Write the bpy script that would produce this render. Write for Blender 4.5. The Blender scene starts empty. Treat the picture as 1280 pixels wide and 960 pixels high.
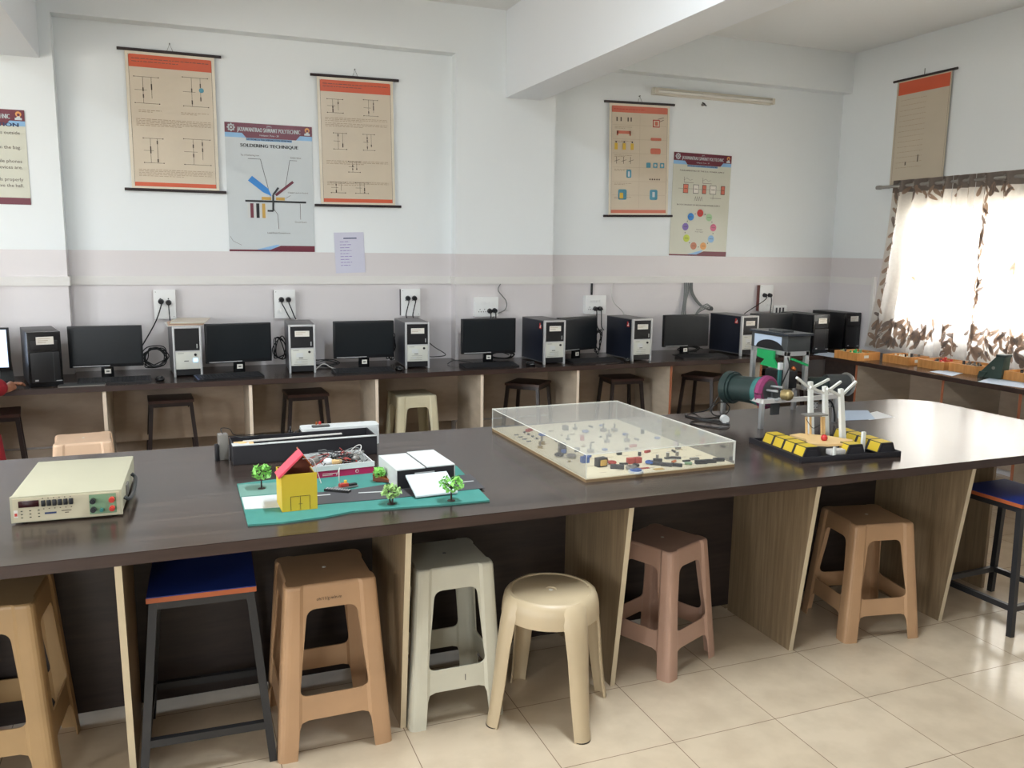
import bpy, bmesh, math, random
from mathutils import Vector, Matrix, Euler
random.seed(7)
R=math.radians
C=bpy.context.scene.collection
# ---------------------------------------------------------------- camera solved from the photo's vanishing points
F=1054.0; CX,CY=640.0,480.0; H=1.75; TH=.8275; DW=6.66; RW=6.12; DR=.12
_ex=Vector((3335-CX,CY-346,-F)).normalized(); _ey=Vector((219-CX,CY-305,-F)).normalized()
_ey=(_ey-_ex*_ex.dot(_ey)).normalized(); _ez=_ex.cross(_ey)
ROT=Matrix((_ex,_ey,_ez)); CAM=Vector((0,0,H))
def ray(x,y): return ROT@Vector((x-CX,CY-y,-F))
def at(x,y,z=TH): d=ray(x,y); return CAM+d*((z-H)/d.z)
def atY(x,y,Y): d=ray(x,y); return CAM+d*(Y/d.y)
def atX(x,y,X): d=ray(x,y); return CAM+d*(X/d.x)
cd=bpy.data.cameras.new('camera'); cam=bpy.data.objects.new('camera',cd); C.objects.link(cam)
cam.matrix_world=Matrix.Translation(CAM)@ROT.to_4x4()
cd.sensor_fit='HORIZONTAL'; cd.sensor_width=36; cd.lens=F/1280*36; cd.clip_start=.05; cd.clip_end=100
bpy.context.scene.camera=cam

# ---------------------------------------------------------------- materials
def lin(c):
    c=c/255.; return c/12.92 if c<=.04045 else ((c+.055)/1.055)**2.4
def rgb(r,g,b): return (lin(r),lin(g),lin(b),1)
class NT:
    def __init__(s,m): s.t=m.node_tree; s.n=s.t.nodes
    def new(s,ty,**k):
        n=s.n.new(ty)
        for a,b in k.items(): setattr(n,a,b)
        return n
    def lk(s,a,b): s.t.links.new(a,b)
def mat(name,col,rough=.5,metal=0.,var=.06,scale=(8,8,8),bump=0.,bscale=60,spec=.5,emit=None,estr=0,trans=0,coat=0,alpha=1):
    m=bpy.data.materials.new(name); m.use_nodes=True; t=NT(m); b=t.n['Principled BSDF']
    b.inputs['Roughness'].default_value=rough; b.inputs['Metallic'].default_value=metal
    b.inputs['Specular IOR Level'].default_value=spec; b.inputs['Transmission Weight'].default_value=trans
    b.inputs['Coat Weight'].default_value=coat
    c=rgb(*col)
    tc=t.new('ShaderNodeTexCoord'); mp=t.new('ShaderNodeMapping'); mp.inputs['Scale'].default_value=scale
    nz=t.new('ShaderNodeTexNoise'); nz.inputs['Scale'].default_value=1; nz.inputs['Detail'].default_value=4
    t.lk(tc.outputs['Object'],mp.inputs['Vector']); t.lk(mp.outputs['Vector'],nz.inputs['Vector'])
    mx=t.new('ShaderNodeMix',data_type='RGBA')
    mx.inputs[6].default_value=tuple(max(0,v*(1-var*2)) for v in c[:3])+(1,)
    mx.inputs[7].default_value=tuple(min(1,v*(1+var*2)) for v in c[:3])+(1,)
    t.lk(nz.outputs['Fac'],mx.inputs[0]); t.lk(mx.outputs[2],b.inputs['Base Color'])
    if emit:
        b.inputs['Emission Color'].default_value=rgb(*emit); b.inputs['Emission Strength'].default_value=estr
    if bump:
        n2=t.new('ShaderNodeTexNoise'); n2.inputs['Scale'].default_value=bscale; n2.inputs['Detail'].default_value=3
        t.lk(tc.outputs['Object'],n2.inputs['Vector'])
        bp=t.new('ShaderNodeBump'); bp.inputs['Strength'].default_value=bump; bp.inputs['Distance'].default_value=.002
        t.lk(n2.outputs['Fac'],bp.inputs['Height']); t.lk(bp.outputs['Normal'],b.inputs['Normal'])
    m['b']=b.name
    return m
def wood(name,c1,c2,rough,scale,spec=.5,detail=6,c3=None):
    m=bpy.data.materials.new(name); m.use_nodes=True; t=NT(m); b=t.n['Principled BSDF']
    b.inputs['Roughness'].default_value=rough; b.inputs['Specular IOR Level'].default_value=spec
    tc=t.new('ShaderNodeTexCoord'); mp=t.new('ShaderNodeMapping'); mp.inputs['Scale'].default_value=scale
    nz=t.new('ShaderNodeTexNoise'); nz.inputs['Scale'].default_value=1; nz.inputs['Detail'].default_value=detail; nz.inputs['Roughness'].default_value=.65
    cr=t.new('ShaderNodeValToRGB'); e=cr.color_ramp.elements
    e[0].position=.32; e[0].color=rgb(*c1); e[1].position=.68; e[1].color=rgb(*c2)
    if c3: q=cr.color_ramp.elements.new(.5); q.color=rgb(*c3)
    t.lk(tc.outputs['Object'],mp.inputs['Vector']); t.lk(mp.outputs['Vector'],nz.inputs['Vector'])
    t.lk(nz.outputs['Fac'],cr.inputs['Fac']); t.lk(cr.outputs['Color'],b.inputs['Base Color'])
    return m
M={}
def wallmat():
    m=bpy.data.materials.new('painted_wall'); m.use_nodes=True; t=NT(m); b=t.n['Principled BSDF']
    g=t.new('ShaderNodeNewGeometry'); sp=t.new('ShaderNodeSeparateXYZ'); t.lk(g.outputs['Position'],sp.inputs[0])
    lt=t.new('ShaderNodeMath',operation='LESS_THAN'); lt.inputs[1].default_value=1.70; t.lk(sp.outputs['Z'],lt.inputs[0])
    nz=t.new('ShaderNodeTexNoise'); nz.inputs['Scale'].default_value=1.3; nz.inputs['Detail'].default_value=5; t.lk(g.outputs['Position'],nz.inputs['Vector'])
    a=t.new('ShaderNodeMix',data_type='RGBA'); a.inputs[6].default_value=rgb(230,235,236); a.inputs[7].default_value=rgb(236,240,241)
    d=t.new('ShaderNodeMix',data_type='RGBA'); d.inputs[6].default_value=rgb(214,208,208); d.inputs[7].default_value=rgb(221,216,216)
    t.lk(nz.outputs['Fac'],a.inputs[0]); t.lk(nz.outputs['Fac'],d.inputs[0])
    x=t.new('ShaderNodeMix',data_type='RGBA'); t.lk(lt.outputs[0],x.inputs[0]); t.lk(a.outputs[2],x.inputs[6]); t.lk(d.outputs[2],x.inputs[7])
    t.lk(x.outputs[2],b.inputs['Base Color'])
    r=t.new('ShaderNodeMapRange'); r.inputs[3].default_value=.6; r.inputs[4].default_value=.32; t.lk(lt.outputs[0],r.inputs[0]); t.lk(r.outputs[0],b.inputs['Roughness'])
    n2=t.new('ShaderNodeTexNoise'); n2.inputs['Scale'].default_value=9; t.lk(g.outputs['Position'],n2.inputs['Vector'])
    bp=t.new('ShaderNodeBump'); bp.inputs['Strength'].default_value=.15; bp.inputs['Distance'].default_value=.004
    t.lk(n2.outputs['Fac'],bp.inputs['Height']); t.lk(bp.outputs['Normal'],b.inputs['Normal'])
    return m
def floormat():
    m=bpy.data.materials.new('vitrified_floor_tiles'); m.use_nodes=True; t=NT(m); b=t.n['Principled BSDF']
    g=t.new('ShaderNodeNewGeometry'); mp=t.new('ShaderNodeMapping'); mp.inputs['Location'].default_value=(-1.145,-2.378,0)
    t.lk(g.outputs['Position'],mp.inputs['Vector'])
    br=t.new('ShaderNodeTexBrick'); br.offset=0; br.squash=1; br.inputs['Scale'].default_value=1
    br.inputs['Brick Width'].default_value=.445; br.inputs['Row Height'].default_value=.41; br.inputs['Mortar Size'].default_value=.0017
    br.inputs['Color1'].default_value=rgb(205,186,160); br.inputs['Color2'].default_value=rgb(210,192,167); br.inputs['Mortar'].default_value=rgb(138,118,98)
    t.lk(mp.outputs['Vector'],br.inputs['Vector'])
    nz=t.new('ShaderNodeTexNoise'); nz.inputs['Scale'].default_value=7; nz.inputs['Detail'].default_value=6; t.lk(g.outputs['Position'],nz.inputs['Vector'])
    cr=t.new('ShaderNodeValToRGB'); cr.color_ramp.elements[0].color=(.88,.87,.86,1); cr.color_ramp.elements[1].color=(1,1,1,1)
    cr.color_ramp.elements[0].position=.35; cr.color_ramp.elements[1].position=.6
    t.lk(nz.outputs['Fac'],cr.inputs['Fac'])
    mx=t.new('ShaderNodeMix',data_type='RGBA',blend_type='MULTIPLY'); mx.inputs[0].default_value=1
    t.lk(br.outputs['Color'],mx.inputs[6]); t.lk(cr.outputs['Color'],mx.inputs[7]); t.lk(mx.outputs[2],b.inputs['Base Color'])
    b.inputs['Roughness'].default_value=.16
    return m
M['wall']=wallmat(); M['floor']=floormat()
M['ceil']=mat('ceiling_paint',(236,237,236),.8,var=.01,scale=(1,1,1))
M['beam']=mat('beam_paint',(238,242,246),.7,var=.01,scale=(1,1,1))
M['trunk']=mat('cream_trunking',(222,219,215),.4,var=.01)
M['top']=wood('dark_walnut_laminate',(42,33,29),(76,63,55),.20,(1.6,26,26),spec=.42,c3=(56,45,40))
M['edge']=wood('brown_edge_band',(48,33,28),(64,46,39),.4,(2,30,30))
M['panel']=wood('beige_grained_laminate',(120,100,76),(150,128,100),.5,(60,60,3),c3=(136,115,88))
M['panel_edge']=mat('pale_panel_edge',(206,190,160),.5,var=.05)
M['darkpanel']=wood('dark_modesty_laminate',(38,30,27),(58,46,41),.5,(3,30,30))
M['deskback']=wood('beige_back_board',(168,148,128),(188,168,148),.6,(3,3,8))
M['divider']=wood('cream_divider',(176,160,140),(196,180,160),.55,(3,3,12))
M['divedge']=mat('cream_divider_edge',(226,208,188),.5,var=.03)
M['redbrown']=mat('redbrown_divider_edge',(160,96,66),.5,var=.05)
M['stooltop']=wood('redbrown_stool_laminate',(58,36,32),(84,54,46),.4,(6,40,40))
M['steel']=mat('black_painted_steel',(38,38,40),.4,var=.1)
M['steelbr']=mat('darkbrown_painted_steel',(44,32,30),.4,var=.1)
M['blue']=mat('blue_laminate',(30,52,128),.45,var=.06)
M['orange_edge']=mat('orange_wood_edge',(176,92,50),.5,var=.1)
def plastic(n,c): return mat(n,c,.42,var=.09,scale=(5,5,5),bump=.06,bscale=90)
M['tan']=plastic('tan_plastic',(182,144,108)); M['yellowtan']=plastic('yellow_tan_plastic',(174,142,100))
M['pink']=plastic('pinkish_tan_plastic',(184,148,128)); M['whitep']=plastic('offwhite_plastic',(206,202,184))
M['cream']=plastic('cream_plastic',(190,170,138)); M['scuff']=mat('black_scuff',(30,26,22),.7)
M['creamback']=plastic('pale_cream_plastic',(206,196,166)); M['peach']=plastic('peach_plastic',(222,188,158))
M['black']=mat('black_plastic',(22,22,25),.42,var=.1); M['blackgl']=mat('gloss_black_plastic',(14,14,17),.22,var=.1)
M['screen']=mat('dark_screen',(24,29,33),.3,var=.02,spec=.5)
M['lit']=mat('lit_screen',(200,215,240),.3,emit=(200,218,245),estr=.9)
M['silver']=mat('silver_plastic',(196,196,196),.35,metal=.3,var=.03); M['greycase']=mat('grey_steel_case',(120,118,118),.45,metal=.4,var=.05)
M['panelwhite']=mat('pale_front_panel',(206,206,196),.45,var=.04); M['navy']=mat('dark_navy_case_side',(20,25,38),.3,var=.05)
M['key']=mat('key_black',(32,32,35),.5,var=.1); M['label']=mat('paper_label',(226,222,212),.7,var=.02)
M['cable']=mat('black_cable',(18,18,20),.5); M['greycable']=mat('grey_cable',(120,122,120),.5); M['whitecable']=mat('white_cable',(205,203,198),.5)
M['socket']=mat('white_switchboard',(232,232,230),.35,var=.01); M['socketside']=mat('dark_box_side',(70,60,60),.6); M['sockhole']=mat('socket_slot',(60,60,60),.6)
M['maroonbox']=mat('maroon_box_side',(110,66,60),.6)
M['led']=mat('blue_power_light',(90,150,255),.3,emit=(110,160,255),estr=6)
M['red']=mat('red_print',(190,48,44),.5); M['paper']=mat('white_paper',(228,228,226),.6,var=.01); M['bluepaper']=mat('pale_blue_paper',(176,190,208),.6,var=.02)
M['lilac']=mat('lilac_paper',(206,206,222),.6,var=.02)
M['chart']=mat('aged_chart_paper',(208,194,172),.32,var=.03,scale=(4,4,4),spec=.6); M['chartgrey']=mat('aged_chart_paper_dull',(196,184,164),.5,var=.04,scale=(4,4,4))
M['chartmargin']=mat('cream_chart_margin',(222,212,192),.3,spec=.6); M['orange']=mat('orange_print',(208,92,58),.35,var=.03); M['coral']=mat('coral_print',(208,116,94),.35,var=.03)
M['ink']=mat('dark_ink',(92,80,70),.5); M['faintink']=mat('faint_ink',(176,156,132),.5); M['blackink']=mat('black_ink',(28,28,30),.5)
M['rod']=mat('dark_wooden_rod',(44,32,34),.4); M['poster']=mat('glossy_poster_white',(200,206,208),.35,spec=.5,var=.01); M['postercream']=mat('glossy_poster_cream',(206,206,190),.35,var=.01)
M['maroon']=mat('maroon_print',(108,36,54),.35); M['sky']=mat('sky_blue_print',(140,184,222),.35); M['sigblue']=mat('blue_print',(44,130,205),.35); M['navyink']=mat('navy_ink',(30,50,96),.4)
M['gold']=mat('gold_print',(196,156,72),.4); M['logo_orange']=mat('orange_logo_print',(226,160,90),.4)
M['teal']=mat('teal_blue_print',(84,150,172),.4); M['yel']=mat('yellow_print',(222,184,70),.4)
M['cbeige']=mat('beige_instrument_paint',(186,181,156),.5,var=.02); M['cfront']=mat('cream_instrument_front',(196,186,158),.5,var=.02)
M['display']=mat('dark_red_display',(48,12,16),.2); M['redp']=mat('red_plastic',(196,60,48),.35); M['greenp']=mat('green_panel',(120,150,116),.5)
M['green']=mat('green_card',(62,132,122),.6,var=.06,scale=(14,14,14)); M['greenlite']=mat('light_green_paint',(112,150,138),.6,var=.05)
M['yellow']=mat('yellow_card',(202,172,44),.5,var=.04); M['pinkcard']=mat('pink_card',(222,78,96),.5); M['cardin']=mat('brown_card_inside',(112,56,36),.7)
M['road']=mat('grey_road_card',(74,72,74),.6); M['leafg']=mat('bright_green_foliage',(124,190,84),.5,var=.2,scale=(60,60,60)); M['leafd']=mat('pale_green_foliage',(150,186,110),.5,var=.2,scale=(60,60,60))
M['trunkb']=mat('dark_brown_trunk',(50,30,26),.6); M['blackcard']=mat('black_card',(36,34,38),.55,var=.08); M['magenta']=mat('magenta_card',(172,30,82),.4); M['foam']=mat('white_foam_board',(206,208,206),.5,var=.01)
M['redwire']=mat('red_wire',(170,60,50),.5); M['copper']=mat('copper',(196,110,60),.35,metal=.7); M['brass']=mat('brass',(170,150,104),.35,metal=.6); M['alu']=mat('aluminium',(200,202,202),.32,metal=.75,var=.03)
M['aluw']=mat('pale_aluminium_plate',(214,210,204),.4,metal=.2); M['drum']=mat('dark_green_drum',(38,52,50),.38,var=.05); M['tealp']=mat('teal_plastic',(52,108,104),.45); M['purple']=mat('purple_foam_ring',(128,46,88),.8,var=.15,scale=(60,60,60),bump=.5,bscale=300)
M['greenplate']=mat('green_printed_bracket',(28,150,84),.45); M['darkgrey']=mat('dark_grey_plastic',(62,64,64),.45); M['solar']=mat('dark_solar_plate',(46,50,56),.25)
M['whiteplastic']=mat('white_stick',(226,226,218),.5,var=.02); M['stick']=mat('pale_wood_stick',(222,186,130),.6,var=.08); M['comp_blue']=mat('blue_component',(56,92,160),.4)
M['board']=mat('cream_board',(226,214,184),.55,var=.03); M['boardedge']=mat('chipboard_edge',(136,112,80),.7,var=.1); M['compdark']=mat('dark_component',(40,40,44),.4); M['compgrey']=mat('grey_component',(130,126,120),.4,metal=.3)
M['trayw']=wood('orange_wood_tray',(178,118,62),(214,154,90),.4,(20,20,3)); M['instr']=mat('dark_green_instrument',(44,62,54),.45); M['skin']=mat('skin',(176,120,92),.5,var=.05); M['redcloth']=mat('red_cloth',(150,26,38),.85,var=.08,bump=.4,bscale=200)
M['hair']=mat('black_hair',(22,18,17),.5); M['darkcloth']=mat('dark_trousers',(40,40,52),.85)
M['tubeoff']=mat('unlit_tube_housing',(214,208,192),.5,var=.03); M['tubegl']=mat('unlit_tube',(222,220,210),.25)
M['tubelit']=mat('lit_tube',(255,255,255),.3,emit=(240,246,255),estr=60)
M['frame']=mat('window_frame_paint',(190,186,178),.5); M['rodsteel']=mat('steel_curtain_rod',(170,165,160),.3,metal=.7)
def acrylic(name,dust,tint=(.9,.9,.86,1)):
    m=bpy.data.materials.new(name); m.use_nodes=True; t=NT(m); t.n.remove(t.n['Principled BSDF']); o=t.n['Material Output']
    tr=t.new('ShaderNodeBsdfTransparent'); gl=t.new('ShaderNodeBsdfGlossy'); gl.inputs['Roughness'].default_value=.06
    df=t.new('ShaderNodeBsdfDiffuse'); df.inputs['Color'].default_value=tint
    fr=t.new('ShaderNodeFresnel'); fr.inputs['IOR'].default_value=1.35
    mp=t.new('ShaderNodeMath',operation='MULTIPLY'); mp.inputs[1].default_value=.5; t.lk(fr.outputs[0],mp.inputs[0])
    nz=t.new('ShaderNodeTexNoise'); nz.inputs['Scale'].default_value=5; tc=t.new('ShaderNodeTexCoord'); t.lk(tc.outputs['Object'],nz.inputs['Vector'])
    mr=t.new('ShaderNodeMapRange'); mr.inputs[3].default_value=dust*.7; mr.inputs[4].default_value=dust*1.3; t.lk(nz.outputs['Fac'],mr.inputs[0])
    a=t.new('ShaderNodeMixShader'); t.lk(mr.outputs[0],a.inputs[0]); t.lk(tr.outputs[0],a.inputs[1]); t.lk(df.outputs[0],a.inputs[2])
    b=t.new('ShaderNodeMixShader'); t.lk(mp.outputs[0],b.inputs[0]); t.lk(a.outputs[0],b.inputs[1]); t.lk(gl.outputs[0],b.inputs[2])
    t.lk(b.outputs[0],o.inputs['Surface']); return m
M['acr']=acrylic('clear_acrylic_wall',.05); M['acrtop']=acrylic('dusty_acrylic_top',.15,(.80,.77,.68,1)); M['acredge']=mat('bright_acrylic_edge',(232,232,222),.3,var=.02); M['glass']=acrylic('window_glass',.01)
def cloth(name,col,tr=.5):
    m=bpy.data.materials.new(name); m.use_nodes=True; t=NT(m); t.n.remove(t.n['Principled BSDF']); o=t.n['Material Output']
    tc=t.new('ShaderNodeTexCoord'); nz=t.new('ShaderNodeTexNoise'); nz.inputs['Scale'].default_value=40; t.lk(tc.outputs['Object'],nz.inputs['Vector'])
    c=rgb(*col); mx=t.new('ShaderNodeMix',data_type='RGBA'); mx.inputs[6].default_value=tuple(v*.85 for v in c[:3])+(1,); mx.inputs[7].default_value=c; t.lk(nz.outputs['Fac'],mx.inputs[0])
    d=t.new('ShaderNodeBsdfDiffuse'); l=t.new('ShaderNodeBsdfTranslucent'); t.lk(mx.outputs[2],d.inputs[0]); t.lk(mx.outputs[2],l.inputs[0])
    a=t.new('ShaderNodeMixShader'); a.inputs[0].default_value=tr; t.lk(d.outputs[0],a.inputs[1]); t.lk(l.outputs[0],a.inputs[2]); t.lk(a.outputs[0],o.inputs['Surface']); return m
M['curtain']=cloth('white_curtain_cloth',(236,230,222),.62); M['leafp']=cloth('brown_leaf_print',(186,162,144),.55); M['leafq']=cloth('grey_brown_leaf_print',(160,146,138),.55); M['bandc']=cloth('grey_brown_curtain_heading',(150,140,134),.5)

# ---------------------------------------------------------------- mesh building
_fc={}
def font_mesh(s,bold=False):
    k=s
    if k not in _fc:
        c=bpy.data.curves.new('t','FONT'); c.body=s; c.size=1; c.align_x='LEFT'; c.resolution_u=2
        o=bpy.data.objects.new('t',c); C.objects.link(o); bpy.context.view_layer.update()
        dg=bpy.context.evaluated_depsgraph_get(); me=bpy.data.meshes.new_from_object(o.evaluated_get(dg))
        _fc[k]=([v.co.copy() for v in me.vertices],[tuple(p.vertices) for p in me.polygons])
        bpy.data.objects.remove(o); bpy.data.curves.remove(c); bpy.data.meshes.remove(me)
    return _fc[k]
class MB:
    def __init__(s): s.v=[]; s.f=[]; s.m=[]; s.mats=[]; s.T=Matrix.Identity(4); s.smooth=[]
    def mi(s,m):
        m=M[m] if isinstance(m,str) else m
        if m not in s.mats: s.mats.append(m)
        return s.mats.index(m)
    def add(s,vs,fs,m,smooth=False):
        b=len(s.v); s.v+= [s.T@Vector(p) for p in vs]; k=s.mi(m)
        for f in fs: s.f.append(tuple(b+i for i in f)); s.m.append(k); s.smooth.append(smooth)
        return s
    def box(s,x0,x1,y0,y1,z0,z1,m,bev=0,T=None):
        old=s.T
        if T is not None: s.T=old@T
        if not bev:
            v=[(x,y,z) for x in(x0,x1) for y in(y0,y1) for z in(z0,z1)]
            s.add(v,[(0,1,3,2),(4,6,7,5),(0,4,5,1),(2,3,7,6),(0,2,6,4),(1,5,7,3)],m)
        else:
            bm=bmesh.new(); bmesh.ops.create_cube(bm,size=1)
            for q in bm.verts: q.co=Vector(((x0+x1)/2+q.co.x*(x1-x0),(y0+y1)/2+q.co.y*(y1-y0),(z0+z1)/2+q.co.z*(z1-z0)))
            bmesh.ops.bevel(bm,geom=bm.edges[:],offset=bev,segments=2,affect='EDGES',profile=.6)
            s.bm(bm,m,True)
        s.T=old; return s
    def bm(s,bm,m,smooth=False):
        bm.verts.index_update(); s.add([q.co.copy() for q in bm.verts],[tuple(v.index for v in f.verts) for f in bm.faces],m,smooth); bm.free(); return s
    def tube(s,pts,r,m,n=8,cap=True,smooth=True):
        pts=[Vector(p) for p in pts]; vs=[]; fs=[]; k=len(pts)
        rs=r if isinstance(r,(list,tuple)) else [r]*k
        up=None
        for i,p in enumerate(pts):
            d=(pts[min(i+1,k-1)]-pts[max(i-1,0)])
            if d.length<1e-9: d=Vector((0,0,1))
            d.normalize()
            if up is None: up=Vector((0,0,1)) if abs(d.z)<.9 else Vector((1,0,0))
            a=d.cross(up)
            if a.length<1e-4: a=d.cross(Vector((1,.3,.2)))
            a.normalize(); b=a.cross(d).normalized(); up=b
            for j in range(n):
                t=2*math.pi*j/n; vs.append(p+a*math.cos(t)*rs[i]+b*math.sin(t)*rs[i])
        for i in range(k-1):
            for j in range(n): fs.append((i*n+j,i*n+(j+1)%n,(i+1)*n+(j+1)%n,(i+1)*n+j))
        if cap: fs.append(tuple(range(n))[::-1]); fs.append(tuple((k-1)*n+j for j in range(n)))
        return s.add(vs,fs,m,smooth)
    def cyl(s,p0,p1,r,m,n=20,r1=None): return s.tube([p0,p1],[r,r if r1 is None else r1],m,n)
    def bar(s,p0,p1,w,h,m,w1=None,h1=None,up=(0,0,1)):   # square bar between points
        p0=Vector(p0);p1=Vector(p1);d=(p1-p0).normalized();u=Vector(up)
        if abs(d.dot(u))>.95: u=Vector((0,1,0))
        a=d.cross(u).normalized(); b=a.cross(d).normalized(); w1=w if w1 is None else w1; h1=h if h1 is None else h1
        vs=[p0+a*i*w/2+b*j*h/2 for i,j in((-1,-1),(1,-1),(1,1),(-1,1))]+[p1+a*i*w1/2+b*j*h1/2 for i,j in((-1,-1),(1,-1),(1,1),(-1,1))]
        return s.add(vs,[(3,2,1,0),(4,5,6,7),(0,1,5,4),(1,2,6,5),(2,3,7,6),(3,0,4,7)],m)
    def prism(s,poly,z0,z1,m,axis='z',top=None):
        n=len(poly); g={'z':lambda a,b,c:(a,b,c),'y':lambda a,b,c:(a,c,b),'x':lambda a,b,c:(c,a,b)}[axis]
        vs=[g(a,b,z0) for a,b in poly]+[g(a,b,z1) for a,b in (top or poly)]
        return s.add(vs,[tuple(range(n))[::-1],tuple(range(n,2*n))]+[(i,(i+1)%n,n+(i+1)%n,n+i) for i in range(n)],m)
    def lathe(s,prof,m,n=32,T=None):
        old=s.T
        if T is not None: s.T=old@T
        vs=[];fs=[]
        for r,z in prof:
            for j in range(n): t=2*math.pi*j/n; vs.append((r*math.cos(t),r*math.sin(t),z))
        for i in range(len(prof)-1):
            for j in range(n): fs.append((i*n+j,i*n+(j+1)%n,(i+1)*n+(j+1)%n,(i+1)*n+j))
        s.add(vs,fs,m,True); s.T=old; return s
    def ball(s,c,r,m,seg=10,sc=(1,1,1)):
        bm=bmesh.new(); bmesh.ops.create_uvsphere(bm,u_segments=seg,v_segments=max(4,seg//2+1),radius=r)
        for q in bm.verts: q.co=Vector((c[0]+q.co.x*sc[0],c[1]+q.co.y*sc[1],c[2]+q.co.z*sc[2]))
        return s.bm(bm,m,True)
    # flat printing on a vertical sheet facing -Y: (x,z) in the sheet plane, layer k
    def rect(s,x0,x1,z0,z1,m,k=1,y=0): 
        yy=y-.0011*k; return s.add([(x0,yy,z0),(x1,yy,z0),(x1,yy,z1),(x0,yy,z1)],[(0,1,2,3)],m)
    def poly(s,pts,m,k=1,y=0): return s.add([(a,y-.0011*k,b) for a,b in pts],[tuple(range(len(pts)))],m)
    def line(s,pts,w,m,k=2,y=0):
        for (a,b),(c,d) in zip(pts,pts[1:]):
            L=math.hypot(c-a,d-b) or 1; nx,nz=-(d-b)/L*w/2,(c-a)/L*w/2
            s.poly([(a-nx,b-nz),(c-nx,d-nz),(c+nx,d+nz),(a+nx,b+nz)],m,k,y)
        return s
    def disc(s,x,z,r,m,k=2,y=0,rz=None,n=20): return s.poly([(x+r*math.cos(2*math.pi*i/n),z+(rz or r)*math.sin(2*math.pi*i/n)) for i in range(n)],m,k,y)
    def text(s,st,x,z,size,m,k=3,y=0,width=None,align='c',bold=0):
        vs,fs=font_mesh(st)
        if not vs: return s
        x0=min(v.x for v in vs);x1=max(v.x for v in vs); sx=size
        if width: sx=width/(x1-x0)
        w=(x1-x0)*sx; ox={'c':-w/2,'l':0,'r':-w}[align]
        for dx in ((0,) if not bold else (-bold,0,bold)):
            s.add([(x+ox+(v.x-x0)*sx+dx,y-.0011*k-abs(dx)*.05,z+v.y*size) for v in vs],fs,m)
        return s
    def build(s,name,parent=None,loc=(0,0,0),rot=(0,0,0),shade=None):
        me=bpy.data.meshes.new(name); me.from_pydata([tuple(v) for v in s.v],[],s.f)
        for m in s.mats: me.materials.append(m)
        me.polygons.foreach_set('material_index',s.m); me.polygons.foreach_set('use_smooth',[True if shade else q for q in s.smooth])
        bm=bmesh.new(); bm.from_mesh(me); 
        if any(s.smooth) or shade:
            bm.normal_update()
            for e in bm.edges:
                if len(e.link_faces)==2 and e.calc_face_angle(0)>.7: e.smooth=False
        bm.to_mesh(me); bm.free(); me.update()
        o=bpy.data.objects.new(name,me); C.objects.link(o); o.location=loc; o.rotation_euler=rot; o.parent=parent
        return o
def tag(o,label=None,cat=None,group=None,kind=None):
    if label: o['label']=label
    if cat: o['category']=cat
    if group: o['group']=group
    if kind: o['kind']=kind
    return o
def thing(name,label,cat,loc=(0,0,0),rz=0,group=None):
    o=bpy.data.objects.new(name,None); C.objects.link(o); o.location=loc; o.rotation_euler=(0,0,rz); o.empty_display_size=.05
    return tag(o,label,cat,group)
def struct(name,mb): return tag(mb.build(name),kind='structure')
def copy_tree(o,parent=None):
    kids=list(o.children); c=o.copy(); C.objects.link(c); c.parent=parent
    for k in kids: copy_tree(k,c)
    return c
def dup(o,loc,rz,label,group=None):
    c=copy_tree(o); c.location=loc; c.rotation_euler=(0,0,rz); c['label']=label
    if group: c['group']=group
    return c
def smooth_curve(pts,n=8):
    pts=[Vector(p) for p in pts]; P=[pts[0]]+pts+[pts[-1]]; out=[]
    for i in range(1,len(P)-2):
        for j in range(n):
            t=j/n; a,b,c,d=P[i-1],P[i],P[i+1],P[i+2]
            out.append(.5*((2*b)+(c-a)*t+(2*a-5*b+4*c-d)*t*t+(3*b-a-3*c+d)*t**3))
    out.append(pts[-1]); return out
def cable(name,pts,r,m,label,cat='cable',group=None,parent=None):
    o=MB().tube(smooth_curve(pts),r,m,6).build(name,parent)
    if parent is None: tag(o,label,cat,group)
    return o
def rrect(x0,x1,y0,y1,r,n=5):
    out=[]
    for cx,cy,a in((x1-r,y1-r,0),(x0+r,y1-r,90),(x0+r,y0+r,180),(x1-r,y0+r,270)):
        for i in range(n+1): t=R(a+90*i/n); out.append((cx+r*math.cos(t),cy+r*math.sin(t)))
    return out
# ================================================================ THE ROOM
XL,YB,ZC=-4.6,-3.2,3.63; YR=DW+DR
struct('floor',MB().box(XL-.2,RW+.3,YB-.2,YR+.2,-.1,0,'floor'))
struct('ceiling',MB().box(XL-.2,RW+.3,YB-.2,YR+.2,ZC,ZC+.1,'ceil'))
w=MB()
w.box(XL,RW+.2,YR,YR+.15,0,ZC,'wall')                       # recessed bays
w.box(XL,RW,DW,YR,3.265,ZC,'wall')                          # band above the bays
w.box(2.13,3.0,DW,YR,0,3.265,'wall')                        # column under the beam
w.box(-1.75,-.71,DW,YR,0,3.265,'wall')                      # column under the left beam
struct('wall_back',w)
b=MB().box(2.55,2.86,YB,DW,2.957,ZC,'beam',bev=.006); struct('trim_1',b)
b=MB().box(-1.09,-.785,YB,DW,2.965,ZC,'beam',bev=.006); struct('trim_2',b)
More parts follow.
